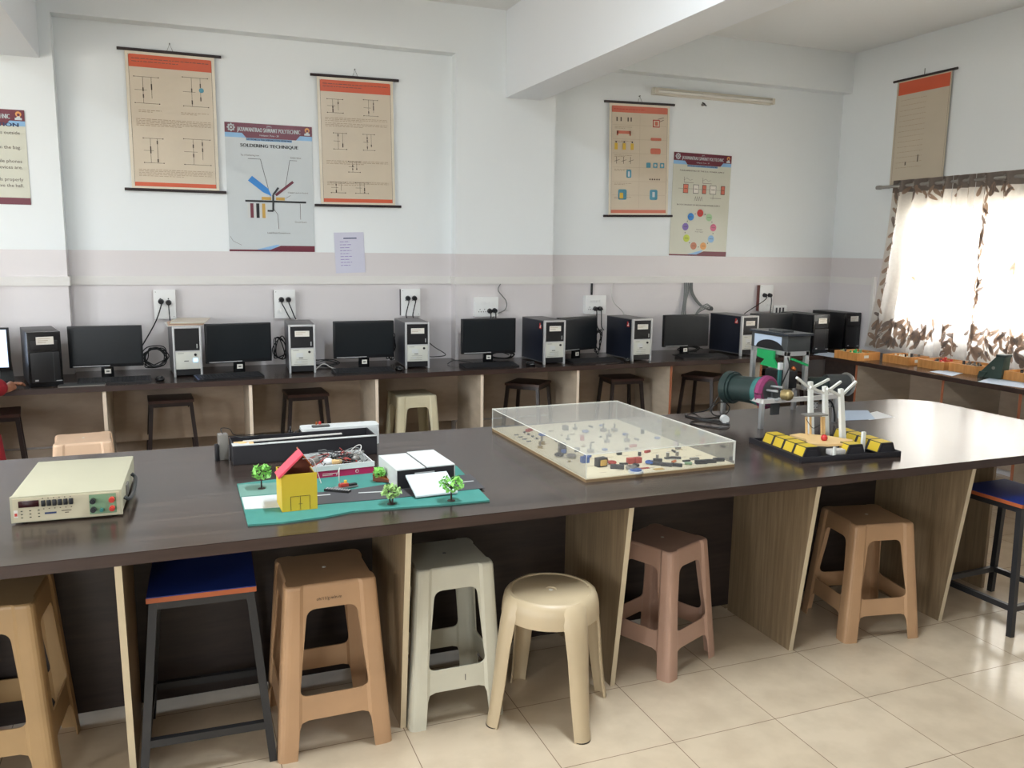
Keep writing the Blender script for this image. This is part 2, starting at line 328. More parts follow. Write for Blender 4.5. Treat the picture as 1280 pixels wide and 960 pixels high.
# right wall with window opening
wy0,wy1,wz0,wz1=2.9,5.86,1.05,2.16
w=MB()
w.box(RW,RW+.2,wy1,YR,0,ZC,'wall'); w.box(RW,RW+.2,YB,wy0,0,ZC,'wall')
w.box(RW,RW+.2,wy0,wy1,0,wz0,'wall'); w.box(RW,RW+.2,wy0,wy1,wz1,ZC,'wall')
struct('wall_right',w)
w=MB()
for y in (wy0,3.62,4.36,5.1,wy1-.04): w.box(RW+.07,RW+.11,y,y+.04,wz0,wz1,'frame')
for z in (wz0,wz1-.04): w.box(RW+.07,RW+.11,wy0,wy1,z,z+.04,'frame')
o=struct('window_1',w)
g=MB(); g.box(RW+.088,RW+.092,wy0+.04,wy1-.04,wz0+.04,wz1-.04,'glass'); g.build('glass_pane',o)
# unseen left and rear walls; window openings added and sized for fill daylight
w=MB(); lw=[(-1.2,.0),(1.6,4.2)]
w.box(XL-.2,XL,YB,YR,0,1.0,'wall'); w.box(XL-.2,XL,YB,YR,2.4,ZC,'wall')
w.box(XL-.2,XL,YB,-1.2,1.0,2.4,'wall'); w.box(XL-.2,XL,0,1.6,1.0,2.4,'wall'); w.box(XL-.2,XL,4.2,YR,1.0,2.4,'wall')
struct('wall_left',w)
w=MB(); w.box(XL,RW,YB-.2,YB,0,.95,'wall'); w.box(XL,RW,YB-.2,YB,2.6,ZC,'wall')
for a,c in((XL,-2.9),(-1.7,RW)): w.box(a,c,YB-.2,YB,.95,2.6,'wall')
struct('wall_front',w)
# trunking on the wall
t=MB()
for a,c,y in((XL,-1.75,YR),(-1.75,-.71,DW),(-.71,2.13,YR),(2.13,3.0,DW),(3.0,RW,YR)):
    t.box(a,c,y-.012,y,1.452,1.515,'trunk')
for a in(-.71,2.13-.012,3.0): t.box(a,a+.012,DW-.012,YR-.012,1.452,1.515,'trunk')
t.box(RW-.012,RW,6.2,YR,1.452,1.515,'trunk')
struct('trim_3',t)
struct('trim_4',MB().box(RW-.03,RW,6.165,6.2,.98,1.53,'trunk',bev=.003))
s=MB()
for a,c,y in((XL,-1.75,YR),(-1.75,-.71,DW),(-.71,2.13,YR),(2.13,3.0,DW),(3.0,RW,YR)):
    s.box(a,c,y-.014,y,0,.11,'trunk'); s.box(a,c,y-.012,y,.115,.30,'deskback')
struct('baseboard_back',s)

# ================================================================ TUBE LIGHTS, SKY AND PORTALS
def lit_tube(x,y,z,label):
    t=thing('tube_light',label,'light',(x,y,z),0)
    MB().box(-.03,.03,-.62,.62,0,.05,'tubeoff',bev=.005).build('housing',t)
    MB().cyl((0,-.58,-.02),(0,.58,-.02),.014,'tubelit',12).build('tube',t)
    h=MB()
    for q in(-.6,.6): h.box(-.015,.015,q-.012,q+.012,-.035,.0,'tubeoff')
    h.build('tube_holder',t)
    ld=bpy.data.lights.new('tube_glow','AREA'); ld.shape='RECTANGLE'; ld.size=.05; ld.size_y=1.16; ld.energy=LT; ld.color=(.82,.92,1)
    lo=bpy.data.objects.new('tube_glow',ld); C.objects.link(lo); lo.location=(0,0,-.045); lo.parent=t
    return t
LT=80; EXPO=0.28
lit_tube(1.2,2.4,3.56,'lit tube light on the ceiling of the middle bay, nearer the viewer')
LT=26; lit_tube(-2.35,3.6,3.56,'lit tube light on the ceiling of the left bay')
W=bpy.data.worlds.new('sky'); bpy.context.scene.world=W; W.use_nodes=True; t=NT(W)
bg=t.n['Background']; bg.inputs[1].default_value=15
tc=t.new('ShaderNodeTexCoord'); sp=t.new('ShaderNodeSeparateXYZ'); t.lk(tc.outputs['Generated'],sp.inputs[0])
cr=t.new('ShaderNodeValToRGB'); e=cr.color_ramp.elements; e[0].position=.42; e[0].color=(.55,.52,.47,1); e[1].position=.56; e[1].color=(.88,.95,1,1)
mr=t.new('ShaderNodeMapRange'); mr.inputs[1].default_value=-1; mr.inputs[2].default_value=1; t.lk(sp.outputs['Z'],mr.inputs[0]); t.lk(mr.outputs[0],cr.inputs[0]); t.lk(cr.outputs[0],bg.inputs[0])
def portal(loc,rot,sx,sy):
    ld=bpy.data.lights.new('window_portal','AREA'); ld.shape='RECTANGLE'; ld.size=sx; ld.size_y=sy; ld.cycles.is_portal=True
    o=bpy.data.objects.new('window_portal',ld); C.objects.link(o); o.location=loc; o.rotation_euler=rot
portal((RW+.15,(wy0+wy1)/2,(wz0+wz1)/2),(0,R(90),0),wz1-wz0,wy1-wy0)
for a,c in lw: portal((XL-.1,(a+c)/2,1.7),(0,R(-90),0),1.4,c-a)  # portals for the added fill openings in the unseen left wall
for a,c in((-2.9,-1.7),): portal(((a+c)/2,YB-.1,1.775),(R(90),0,0),c-a,1.65)  # same for the added opening behind the camera

# ================================================================ CENTRAL TABLE
tt=thing('lab_table','long dark walnut laminate lab table with rounded right end across the room','table',(0,2.684,0))
TY0,TY1=0.0,4.06-2.684; XE=4.43
out=[(-1.9,TY0),(XE-.55,TY0)]
for i in range(1,9): a=R(-90+90*i/9); out.append((XE-.25+.25*math.cos(a)-(0 if i>4 else 0),TY0+.25+.25*math.sin(a)))
for i in range(1,9): a=R(90*i/9); out.append((XE-.27+.27*math.cos(a),TY1-.24+.24*math.sin(a)))
out+=[(XE-.6,TY1),(-1.9,TY1)]
MB().prism(out,TH-.038,TH,'top').build('tabletop',tt)
eb=MB(); n=len(out)
for i in range(n-1):
    (a,b2),(c,d)=out[i],out[i+1]; L=math.hypot(c-a,d-b2); 
    if L<1e-6: continue
    nx,ny=(d-b2)/L*.0012,-(c-a)/L*.0012
    eb.add([(a+nx,b2+ny,TH-.0385),(c+nx,d+ny,TH-.0385),(c+nx,d+ny,TH-.0015),(a+nx,b2+ny,TH-.0015)],[(0,1,2,3)],'edge')
eb.build('edge_band',tt)
for x in(-1.14,-.217,.69,1.56,2.455,3.345):
    p=MB(); zt=TH-.038
    for s0,s1,sg in((.02,.58,1),(TY1-.02,.60,-1)):
        # wedge: full depth at the top, tapering in towards the floor
        p.prism([(s0,zt),(s0+sg*.105,0),(s1,0),(s1,zt)],x,x+.018,'panel',axis='x')
        p.prism([(s0-sg*.001,zt),(s0+sg*.104,0),(s0+sg*.106,0),(s0+sg*.002,zt)],x-.001,x+.0195,'panel_edge',axis='x')
    p.build('leg_panel',tt)
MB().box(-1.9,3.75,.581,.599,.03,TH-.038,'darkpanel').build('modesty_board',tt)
MB().box(3.9,3.92,.35,TY1-.35,0,TH-.038,'panel').build('end_panel',tt)

# ================================================================ WALL DESKS
dk=thing('computer_desk','long dark brown worktop desk along the back wall carrying the computers','desk',(0,6.03,0))
_a,_b=DW-6.03-.001,YR-6.03-.001; MB().prism([(-2.6,0),(5.437,0),(5.437,_b),(3.001,_b),(3.001,_a),(2.129,_a),(2.129,_b),(-.709,_b),(-.709,_a),(-1.751,_a),(-1.751,_b),(-2.6,_b)],TH-.035,TH,'top').build('worktop',dk)
MB().box(-2.6,5.437,-.002,0,TH-.036,TH-.001,'edge').build('edge_band',dk)
for i,x in enumerate((-1.6,-.49,.43,1.32,2.14,2.96,3.83,4.75)):
    p=MB().box(x,x+.02,.02,.615,0,TH-.035,'divider'); p.box(x-.001,x+.021,.018,.0205,0,TH-.035,'redbrown' if i in(6,7) else 'divedge'); p.build('divider',dk)
bb=MB().box(-2.6,5.437,.6,.615,.32,TH-.04,'deskback'); bb.build('back_board',dk)
r2=thing('side_desk','dark brown worktop desk under the curtained window on the right wall','desk',(5.44,0,0))
MB().prism([(0,2.2),(RW-5.442,2.2),(RW-5.442,YR-.002),(.001,YR-.002)],TH-.035,TH,'top').build('worktop',r2)
MB().box(-.002,0,2.2,6.03,TH-.036,TH-.001,'edge').build('edge_band',r2)
for i,y in enumerate((2.4,3.3,4.1,4.75,5.65)):
    p=MB().box(.03,RW-5.46,y,y+.02,0,TH-.035,'divider'); p.box(.0285,.0305,y-.001,y+.021,0,TH-.035,'redbrown'); p.build('divider',r2)
MB().box(RW-5.47,RW-5.455,2.2,6.6,.05,TH-.04,'deskback').build('back_board',r2)
MB().box(.03,.05,5.67,6.05,.45,TH-.035,'darkpanel').build('corner_board',r2)

# ================================================================ STOOLS
def plastic_stool(name,label,m,h,top,foot,rough=True,pattern=False):
    """moulded stool: shell with fluted corner columns, one opening and one arch in every side"""
    t=thing(name,label,'stool')
    def sect(z,inset):
        k=z/h; hs=(foot+(top-foot)*k)/2-inset; w=.26*2*hs/2; r=.022; q=[]
        cw=hs*.40; dp=.007 if inset==0 else .007
        # one side profile, repeated by rotation: corner column, recessed panel, corner column
        pr=[(-hs+.020,-hs+.001),(-hs+.03,-hs),(-hs+cw-.012,-hs),(-hs+cw,-hs+dp),(hs-cw,-hs+dp),(hs-cw+.012,-hs),(hs-.03,-hs),(hs-.020,-hs+.001),(hs-.010,-hs+.004),(hs-.004,-hs+.010)]
        for a in range(4):
            c,s_=math.cos(a*math.pi/2),math.sin(a*math.pi/2)
            q+=[(x*c-y*s_,x*s_+y*c) for x,y in pr]
        return q
    bm=bmesh.new()
    def ring(z,ins,sc=1): return [bm.verts.new((x*sc,y*sc,z)) for x,y in sect(z,ins)]
    th=.0055
    levels=[(0,0,1),(h*.25,0,1),(h*.5,0,1),(h*.75,0,1),(h-.012,0,1),(h-.004,0,.985),(h,0,.955)]
    inner=[(h-.012,th,.97),(h*.75,th,1),(h*.5,th,1),(h*.25,th,1),(0,th,1)]
    rings=[ring(*l) for l in levels]; ri=[ring(*l) for l in inner]
    allr=rings; n=len(rings[0])
    for a,b_ in zip(allr,allr[1:]):
        for i in range(n): bm.faces.new((a[i],a[(i+1)%n],b_[(i+1)%n],b_[i]))
    bm.faces.new(rings[-1])
    for a,b_ in zip(ri,ri[1:]):
        for i in range(n): bm.faces.new((a[i],a[(i+1)%n],b_[(i+1)%n],b_[i]))
    bm.faces.new(ri[0][::-1])
    for i in range(n): bm.faces.new((ri[-1][i],ri[-1][(i+1)%n],rings[0][(i+1)%n],rings[0][i]))
    bmesh.ops.recalc_face_normals(bm,faces=bm.faces)
    me=bpy.data.meshes.new('s'); bm.to_mesh(me); bm.free(); o=bpy.data.objects.new('s',me); C.objects.link(o)
    # cutters
    def cutter(axis):
        c=MB(); zt=h*.86; zb=h*.36; wt=.27*top; wb=.30*foot
        hole=[]
        pts=[(-wb,zb),(wb,zb),(wt,zt),(-wt,zt)]
        def rounded(pts,rr,n_=5):
            res=[]
            for i in range(len(pts)):
                p=Vector(pts[i]+(0,)); a=(Vector(pts[i-1]+(0,))-p); b=(Vector(pts[(i+1)%len(pts)]+(0,))-p); a.normalize(); b.normalize()
                for j in range(n_+1):
                    u=j/n_; q=(p+a*rr)*(1-u)**2+p*2*u*(1-u)+(p+b*rr)*u**2; res.append((q.x,q.y))
            return res
        c.prism(rounded(pts,.032),-.5,.5,'tan',axis='y' if axis=='y' else 'x')
        ab=.34*foot; at_=.31*foot
        arch=[(-ab-.004,-.05),(ab+.004,-.05)]+[(at_,h*.22-.03),(at_-.008,h*.22-.008),(at_-.03,h*.22)]+[(-at_+.03,h*.22),(-at_+.008,h*.22-.008),(-at_,h*.22-.03)]
        c.prism(arch,-.5,.5,'tan',axis='y' if axis=='y' else 'x')
        q=c.build('c'); b2=bmesh.new(); b2.from_mesh(q.data); bmesh.ops.recalc_face_normals(b2,faces=b2.faces); b2.to_mesh(q.data); b2.free(); return q
    cs=[cutter('y'),cutter('x')]
    for c in cs:
        md=o.modifiers.new('b','BOOLEAN'); md.object=c; md.operation='DIFFERENCE'; md.solver='EXACT'
    bpy.context.view_layer.update(); dg=bpy.context.evaluated_depsgraph_get()
    res=bpy.data.meshes.new_from_object(o.evaluated_get(dg))
    for c in cs: bpy.data.objects.remove(c)
    bpy.data.objects.remove(o)
    def piece(pname,planes,mm):
        b=bmesh.new(); b.from_mesh(res)
        for co,no in planes:
            bmesh.ops.bisect_plane(b,geom=b.verts[:]+b.edges[:]+b.faces[:],dist=1e-6,plane_co=co,plane_no=no,clear_outer=True)
        for f in b.faces: f.smooth=False; f.material_index=0
        me2=bpy.data.meshes.new(pname); b.to_mesh(me2); b.free(); me2.materials.clear(); me2.materials.append(M[mm])
        q=bpy.data.objects.new(pname,me2); C.objects.link(q); q.parent=t; return q
    zs=h*.82; wA=.25*foot; wB=.25*top; kk=(wA-wB)/(.5*h); w0=wA+.36*h*kk
    piece('seat',[((0,0,zs),(0,0,-1))],m)
    sl=(foot-top)/2/h  # splay
    for sx,sy in((-1,-1),(1,-1),(1,1),(-1,1)):
        cwx=foot*.31
        piece('leg',[((0,0,zs),(0,0,1)),((sx*w0,0,0),Vector((-sx,0,-kk))),((0,sy*w0,0),Vector((0,-sy,-kk)))],m)
    for ax,sg in(('x',-1),('x',1),('y',-1),('y',1)):
        pl=[((0,0,zs),(0,0,1))]
        for k in(-1,1):
            if ax=='y': pl.append(((k*w0,0,0),Vector((k,0,kk))))
            else: pl.append(((0,k*w0,0),Vector((0,k,kk))))
        pl.append(((0,0,0),(0,-sg,0) if ax=='y' else (-sg,0,0)))
        piece('crossbar',pl,m)
    d=MB().lathe([(0,h+.0012),(.007,h+.0012),(.0075,h-.001)],'label' if m!='whitep' else 'compgrey',12)
    d.build('vent_hole',t)
    return t
def by_feet(p1,p2,foot):
    a=at(*p1,0); b=at(*p2,0); d=(b-a); rz=math.atan2(d.y,d.x); n=Vector((-math.sin(rz),math.cos(rz),0))
    c=(a+b)/2+n*foot/2; return (c.x,c.y,0),rz
# front row under the central table
st=plastic_stool('plastic_stool','tall tan plastic stool with handwritten marks on its front, right of the blue-topped stool','tan',.61,.315,.40)
l,rz=by_feet((348,957),(492,927),.40); st.location=l; st.rotation_euler=(0,0,rz)
mk=MB(); mk.text('oh/11/g m/n-m',0,0,.016,'blackink',k=1,width=.085); q=mk.build('handwriting',st); q.location=(-.01,-.1605,.555); q.rotation_euler=(R(-4),0,0)
s2=plastic_stool('plastic_stool','tall worn off-white plastic stool under the table, beside the round stool','whitep',.60,.30,.37)
l,rz=by_feet((512,917),(632,893),.37); s2.location=l; s2.rotation_euler=(0,0,rz)
mk=MB(); mk.rect(-.0015,.0015,-.012,.012,'blackink'); q=mk.build('pen_mark',s2); q.location=(.03,-.171,.175); q.rotation_euler=(R(-3),0,0)
s3=plastic_stool('plastic_stool','tall yellowish tan plastic stool cut off by the left edge of the view','yellowtan',.625,.315,.40)
_q=at(103,905,0); s3.location=(_q.x-.215,_q.y-.19,0); s3.rotation_euler=(0,0,R(-4))
s4=plastic_stool('plastic_stool','short pinkish tan plastic stool standing cornerwise right of the low round stool','pink',.535,.285,.37)
s4.location=(1.887,2.985,0); s4.rotation_euler=(0,0,R(24))
s5=plastic_stool('plastic_stool','short tan plastic stool between the last two wedge panels on the right','tan',.54,.30,.39)
s5.location=(2.96,2.93,0); s5.rotation_euler=(0,0,R(-10.5))
# behind: plastic ones by the back desk
s6=plastic_stool('plastic_stool','pale cream plastic stool tucked under the back desk','creamback',.63,.31,.39); s6.location=(1.66,6.3,0); s6.rotation_euler=(0,0,R(2))
s7=plastic_stool('plastic_stool','peach plastic stool in the aisle seen just above the grey-beige bench meter','peach',.64,.30,.38); s7.location=(-.545,5.32,0); s7.rotation_euler=(0,0,R(4))
# round stool
rs=thing('round_stool','low round cream plastic stool with four splayed legs in front of the table','stool',(1.254,2.74,0),R(-38))
h=.488
b=MB(); b.lathe([(0,h-.004),(.02,h-.004),(.022,h),(.140,h),(.146,h-.002),(.151,h+.003),(.158,h+.002),(.168,h-.006),(.176,h-.018),(.182,h-.045),(.185,h-.085),(.179,h-.085),(.168,h-.04),(.155,h-.02),(0,h-.016)],'cream',48); b.build('seat',rs)
MB().lathe([(0,h-.0035),(.008,h-.0035),(.008,h-.006)],'label',12).build('vent_hole',rs)
for k in range(4):
    a=R(45+90*k); lg=MB(); prof=[]
    for i,(z,rad,wd) in enumerate([(h+.001,.164,.050),(h-.02,.188,.052),(h-.09,.204,.050),(h*.62,.220,.045),(h*.35,.235,.040),(h*.12,.252,.036),(.0,.264,.036)]):
        arc=[]; 
        for j in range(9):
            u=-1+2*j/8; arc.append((rad-.022*abs(u)**2.4, u*wd))
        inn=[(x-.006,y*.86) for x,y in arc][::-1]
        prof.append((z,arc+inn))
    vs=[];fs=[];n=18
    for z,ar in prof:
        for x,y in ar: vs.append((x*math.cos(a)-y*math.sin(a),x*math.sin(a)+y*math.cos(a),z))
    for i in range(len(prof)-1):
        for j in range(n): fs.append((i*n+j,i*n+(j+1)%n,(i+1)*n+(j+1)%n,(i+1)*n+j))
    for base in(0,(len(prof)-1)*n):
        for j in range(8): fs.append((base+j,base+j+1,base+16-j,base+17-j))
    lg.add(vs,fs,'cream',True)
    L=lg.build('leg',rs)
    MB().tube([(.236*math.cos(a)+math.sin(a)*u*.033*1.0+(.027-.022*abs(u)**2.4)*math.cos(a)*.98,.236*math.sin(a)-math.cos(a)*u*.033+(.027-.022*abs(u)**2.4)*math.sin(a)*.98,.003) for u in[-1+i/5 for i in range(11)]],.0028,'scuff',5).build('scuffed_foot',L)
# metal stools
def metal_stool(label,top,edge,steel,h,seat,foot,group=None):
    t=thing('metal_stool',label,'stool',group=group)
    MB().box(-seat/2,seat/2,-seat/2,seat/2,h-.003,h,top).box(-seat/2-.001,seat/2+.001,-seat/2-.001,seat/2+.001,h-.020,h-.003,edge).build('seat',t)
    a=seat/2-.02; f=foot/2
    for sx,sy in((-1,-1),(1,-1),(1,1),(-1,1)): MB().bar((sx*a,sy*a,h-.02),(sx*f,sy*f,0),.026,.026,steel).build('leg',t)
    for z,nm in((h-.034,'apron_rail'),(.13,'stretcher')):
        k=1-z/(h-.02); q=a+(f-a)*k
        for p0,p1 in(((-q,-q),(q,-q)),((q,-q),(q,q)),((q,q),(-q,q)),((-q,q),(-q,-q))): MB().bar(p0+(z,),p1+(z,),.022,.026,steel).build(nm,t)
    return t
bs=metal_stool('blue-topped metal stool with orange edge under the table, left of the tan plastic stool','blue','orange_edge','steel',.622,.34,.41)
bs.location=(.035,2.985,0); bs.rotation_euler=(0,0,R(-2))
dup(bs,(3.72,2.78,0),R(2),'blue-topped metal stool with black legs at the right edge of the view')
ms=metal_stool('brown topped metal stool under the back desk','stooltop','stooltop','steelbr',.655,.30,.36,'brown topped metal stools along the back desk')
g='brown topped metal stools along the back desk'
ms.location=(-.085,6.5,0); ms.rotation_euler=(0,0,R(3)); ms['label']='brown topped metal stool under the back desk, below the tower with the blue light'
dup(ms,(.87,6.47,0),R(2),'brown topped metal stool under the back desk, just left of the paper note')
dup(ms,(2.69,6.42,0),R(47),'brown topped metal stool turned cornerwise under the back desk, below the wall column')
dup(ms,(3.58,6.44,0),R(-6),'brown topped metal stool under the back desk, behind the clear display case')
dup(ms,(4.38,6.36,0),R(33),'brown topped metal stool turned askew under the back desk, left of the aluminium machine')
dup(ms,(-1.15,6.25,0),R(8),'brown topped metal stool at the left edge beside the person in red')
dup(ms,(5.2,6.33,0),R(5),'brown topped metal stool in the corner behind the aluminium machine')
# ================================================================ COMPUTERS
def tower(label,style,x,y,rz,group='computer towers on the back desk',sticker=None,led=False,papers=False):
    t=thing('computer_tower',label,'computer',(x,y,TH),rz,group)
    w_,d_,h_=.19,.44,.355
    c=MB()
    if style=='silver':
        c.box(0,w_,.02,d_,.012,h_,'greycase',bev=.003).build('case',t)
        sp=MB().box(-.0012,0,.03,d_-.008,.02,h_-.006,'navy'); sp.build('side_panel',t)
        b=MB(); b.box(0,.014,0,.03,0,h_,'silver',bev=.004); b.box(w_-.014,w_,0,.03,0,h_,'silver',bev=.004); b.box(.014,w_-.014,.0,.03,h_-.014,h_,'silver',bev=.003); b.box(.014,w_-.014,.002,.03,.178,.186,'silver'); b.build('front_bezel',t)
        MB().box(.014,w_-.014,.006,.03,.186,h_-.014,'black').build('drive_bay_cover',t)
        k=MB().box(.014,w_-.014,.004,.03,.055,.178,'panelwhite',bev=.002); k.rect(.07,.10,.11,.115,'compdark',y=.004); k.rect(.03,.07,.165,.168,'compgrey',y=.004); lp=k.build('lower_panel',t)
        MB().box(.014,w_-.014,.012,.03,.012,.055,'black').build('vent_grille',t)
        pb=MB().cyl((.145,.004,.155),(.145,-.002,.155),.009,'black',14); pb.build('power_button',lp)
        if led: MB().box(.132,.158,.001,.004,.105,.128,'led').build('indicator_light',lp)
        lb=MB().rect(.045,.148,.268,.31,'label',y=.005)
        for i in range(2): lb.rect(.052,.12-i*.02,.296-i*.012,.299-i*.012,'faintink',2,y=.005)
        if style=='silver' and not papers: lb.build('paper_label',t)
        p=MB().rect(.155,.162,.20,.23,'silver',y=.006); p.build('badge',t)
        lb=MB().rect(.05,.10,.118,.150,'foam',y=.0035).rect(.058,.085,.075,.09,'foam',y=.0035)
        for i in range(3): lb.rect(.03+.01*i,.13,.066+.016*i,.068+.016*i,'compgrey',2,y=.0035)
        if not papers: lb.build('port_sticker',lp)
    else:
        c.box(0,w_,.025,d_,.01,h_,'black',bev=.003).build('case',t)
        b=MB(); b.box(-.002,w_+.002,0,.028,0,h_+.002,'blackgl',bev=.006); b.build('front_bezel',t)
        MB().box(.02,w_-.02,-.004,.002,.235,.30,'black',bev=.002).build('drive_bay_cover',t)
        MB().box(.012,w_-.012,-.005,.001,.03,.225,'black',bev=.003).build('lower_panel',t)
        MB().box(w_-.05,w_-.047,-.006,.001,.03,.225,'darkgrey').build('chrome_strip',t)
        MB().rect(.03,.05,.04,.05,'silver',y=-.006).rect(w_-.04,w_-.005,.035,.04,'silver',y=-.006).build('badge',t)
        lb=MB().rect(.05,.15,.275,.325,'label',y=-.005)
        for i in range(3): lb.rect(.06,.13-i*.012,.311-i*.012,.314-i*.012,'faintink',2,y=-.005)
        lb.build('paper_label',t)
    if sticker:
        s=MB()
        T=Matrix.Rotation(R(-90),4,'Z')
        for i,(a,b_,m) in enumerate(((0,.04,'red'),(.008,.03,'label'),(.015,.035,'red'))):
            s.box(-.0025-.0003*i,-.0012,.06+a,.06+b_,.285+i*.008,.305+i*.012,m)
        s.build('side_sticker',t)
    return t
dF=dict(
 t0=((38,485),'black',13),t1=((218,472),'silver',4),t2=((362,467),'silver',-3),t3=((507,461),'silver',-3),
 t4=((680,456),'silver',2),t5=((790,452),'silver',2),t6=((926,445),'silver',5),t7=((1015,442),'black',3),t8=((1056,437),'black',3))
TL=dict(
 t0='black tower leftmost on the back desk, beside the person in red',
 t1='silver-fronted tower with glowing blue light and papers on top',
 t2='silver-fronted tower with paper label, between second and third full monitors',
 t3='silver-fronted tower just left of the wall column, under the dark-sided switchboard',
 t4='silver-fronted tower with dark side, just right of the wall column monitor',
 t5='silver-fronted tower with dark side standing alone left of the grey cable bunch',
 t6='silver-fronted tower with dark side overlapping a monitor, directly behind the aluminium machine',
 t7='left one of the two black towers near the window',
 t8='black computer tower in the corner by the curtain, with a bright white label')
for k,(p,sty,rz) in dF.items():
    q=at(*p); x=min(q.x,5.93 if k=='t8' else 9); y=q.y
    if k=='t8': x,y=5.915,6.30
    tower(TL[k],sty,x,y,R(rz),sticker=k in('t4','t5','t6'),led=k=='t1',papers=k=='t1')
# papers piled on the tower with the blue light
q=at(218,472)
for i in range(6):
    t=thing('paper_stack' if 0 else 'loose_paper',['white','pinkish','pinkish','cream','white','pinkish'][i]+' paper sheet '+['at the very bottom of the pile on the blue-lit tower','second from bottom of the pile on the blue-lit tower','third from bottom of the pile on the blue-lit tower','fourth from bottom of the pile on the blue-lit tower','next to the top of the pile on the blue-lit tower','lying on top of the pile on the blue-lit tower'][i],'paper',(q.x-.02+.006*i,q.y+.015,TH+.3565+i*.0062),R(4-i*2.2))
    m=['paper','peach','pink','board','paper','chart'][i]
    MB().prism(rrect(-.01,.22,.0,.31,.004,2),0,.004,m,).build('sheet',t)
def monitor(label,x,y,rz,w_=.465,lit=False,group='black monitors on the back desk',tagged=True,zb=.075):
    t=thing('monitor',label,'monitor',(x,y,TH),rz,group); h_=.285
    MB().box(-w_/2,w_/2,-.012,.022,zb,zb+h_,'black',bev=.004).build('housing',t)
    MB().rect(-w_/2+.013,w_/2-.013,zb+.022,zb+h_-.012,'lit' if lit else 'screen',y=-.0118).build('screen',t)
    s=MB().rect(-w_/2+.02,-.02,zb+.006,zb+.012,'silver',y=-.0118); s.build('printed_strip',t)
    s=MB().rect(-.018,.018,zb+.007,zb+.013,'silver',y=-.0118); s.build('badge',t)
    sd=MB().box(-.04,.04,.0,.03,.008,zb+.05,'blackgl',bev=.004).build('stand',t)
    MB().lathe([(0,.010),(.07,.009),(.112,.005),(.115,0),(0,0)],'blackgl',32).build('base',t)
    if tagged:
        MB().rect(-.018,.022,.028,.06,'label',y=-.0008).rect(-.008,.012,.040,.048,'blackink',2,y=-.0008).build('asset_sticker',sd)
    return t
mons=[(-1.29,0,'lit monitor cut off by the left edge, in front of the person in red',0,True),
(-.478,0,'black monitor between the black tower and the tower with papers',1,False),
(.397,7,'black monitor tilted slightly, right of the tower with the blue light',7,False),
(1.315,0,'black monitor under the pinned paper note',0,False),
(2.335,-1,'black monitor standing in front of the wall column',0,False),
(3.135,5,'black monitor partly hidden behind the tower beside the wall column',20,False),
(4.21,-2,'black monitor partly hidden by the tower behind the aluminium machine',0,False),
(5.14,0,'black monitor in the corner mostly hidden behind the aluminium machine top',0,False)]
for x,_,lab,rz,lit in mons: monitor(lab,x,6.42,R(rz),lit=lit)
def keyboard(label,x,y,rz):
    t=thing('keyboard',label,'keyboard',(x,y,TH),rz,'black keyboards on the back desk')
    MB().prism([(-.075,0),(.075,0),(.075,.024),(-.075,.011)],-.225,.225,'black',axis='x').build('body',t)
    k=MB()
    for r in range(5):
        for c in range(18):
            a=-.212+c*.0236; yy=-.062+r*.0245; z=.011+(yy+.075)/.15*.013
            k.box(a,a+.019,yy,yy+.019,z,z+.005,'key')
    k.build('keys',t); return t
for x,y,rz,lab in((-.42,6.20,2,'black keyboard below the monitor nearest the black tower on the left'),(.31,6.17,10,'black keyboard angled in front of the tilted monitor'),(1.262,6.19,0,'black keyboard below the monitor under the paper note'),(2.26,6.19,0,'black keyboard in front of the monitor on the wall column'),(3.19,6.22,2,'black keyboard between the two dark-sided towers'),(4.25,6.21,-3,'black keyboard left of the tower behind the aluminium machine')):
    keyboard(lab,x,y,R(rz))
def mouse(label,x,y,rz):
    t=thing('computer_mouse',label,'mouse',(x,y,TH),rz)
    MB().ball((0,0,.012),.03,'blackgl',14,(1,1.7,.75)).build('body',t); MB().cyl((-.004,-.028,.031),(.004,-.028,.031),.007,'darkgrey',10).build('scroll_wheel',t)
mouse('black mouse at the foot of the silver tower left of the wall column',1.535,6.20,0)
mouse('black mouse at the foot of the tower right of the column monitor',2.60,6.16,R(20))
mouse('black mouse before the tower that stands alone',3.47,6.15,R(-20))
mouse('black mouse right of the leftmost full keyboard, by the blue-lit tower',-.14,6.17,R(10))
# small dark device left of the black tower
t=thing('power_adapter_box','dark slim device standing behind the hand, left of the black tower','device',(-1.10,6.45,TH),R(10))
MB().prism([(-.035,0),(.05,0),(.035,.20),(-.02,.20)],0,.10,'darkgrey',axis='y').build('body',t); MB().box(-.02,.035,.02,.08,.2,.206,'black').build('top_cap',t)
t=thing('flat_grey_folder','thin grey folder lying on the desk edge right of the black tower','folder',(-.62,6.10,TH),R(3))
MB().prism(rrect(-.13,.15,-.05,.10,.01,3),0,.006,'compgrey').build('cover',t); MB().prism(rrect(-.125,.145,-.045,.095,.01,3),.006,.009,'darkgrey').build('inner_sheet',t)
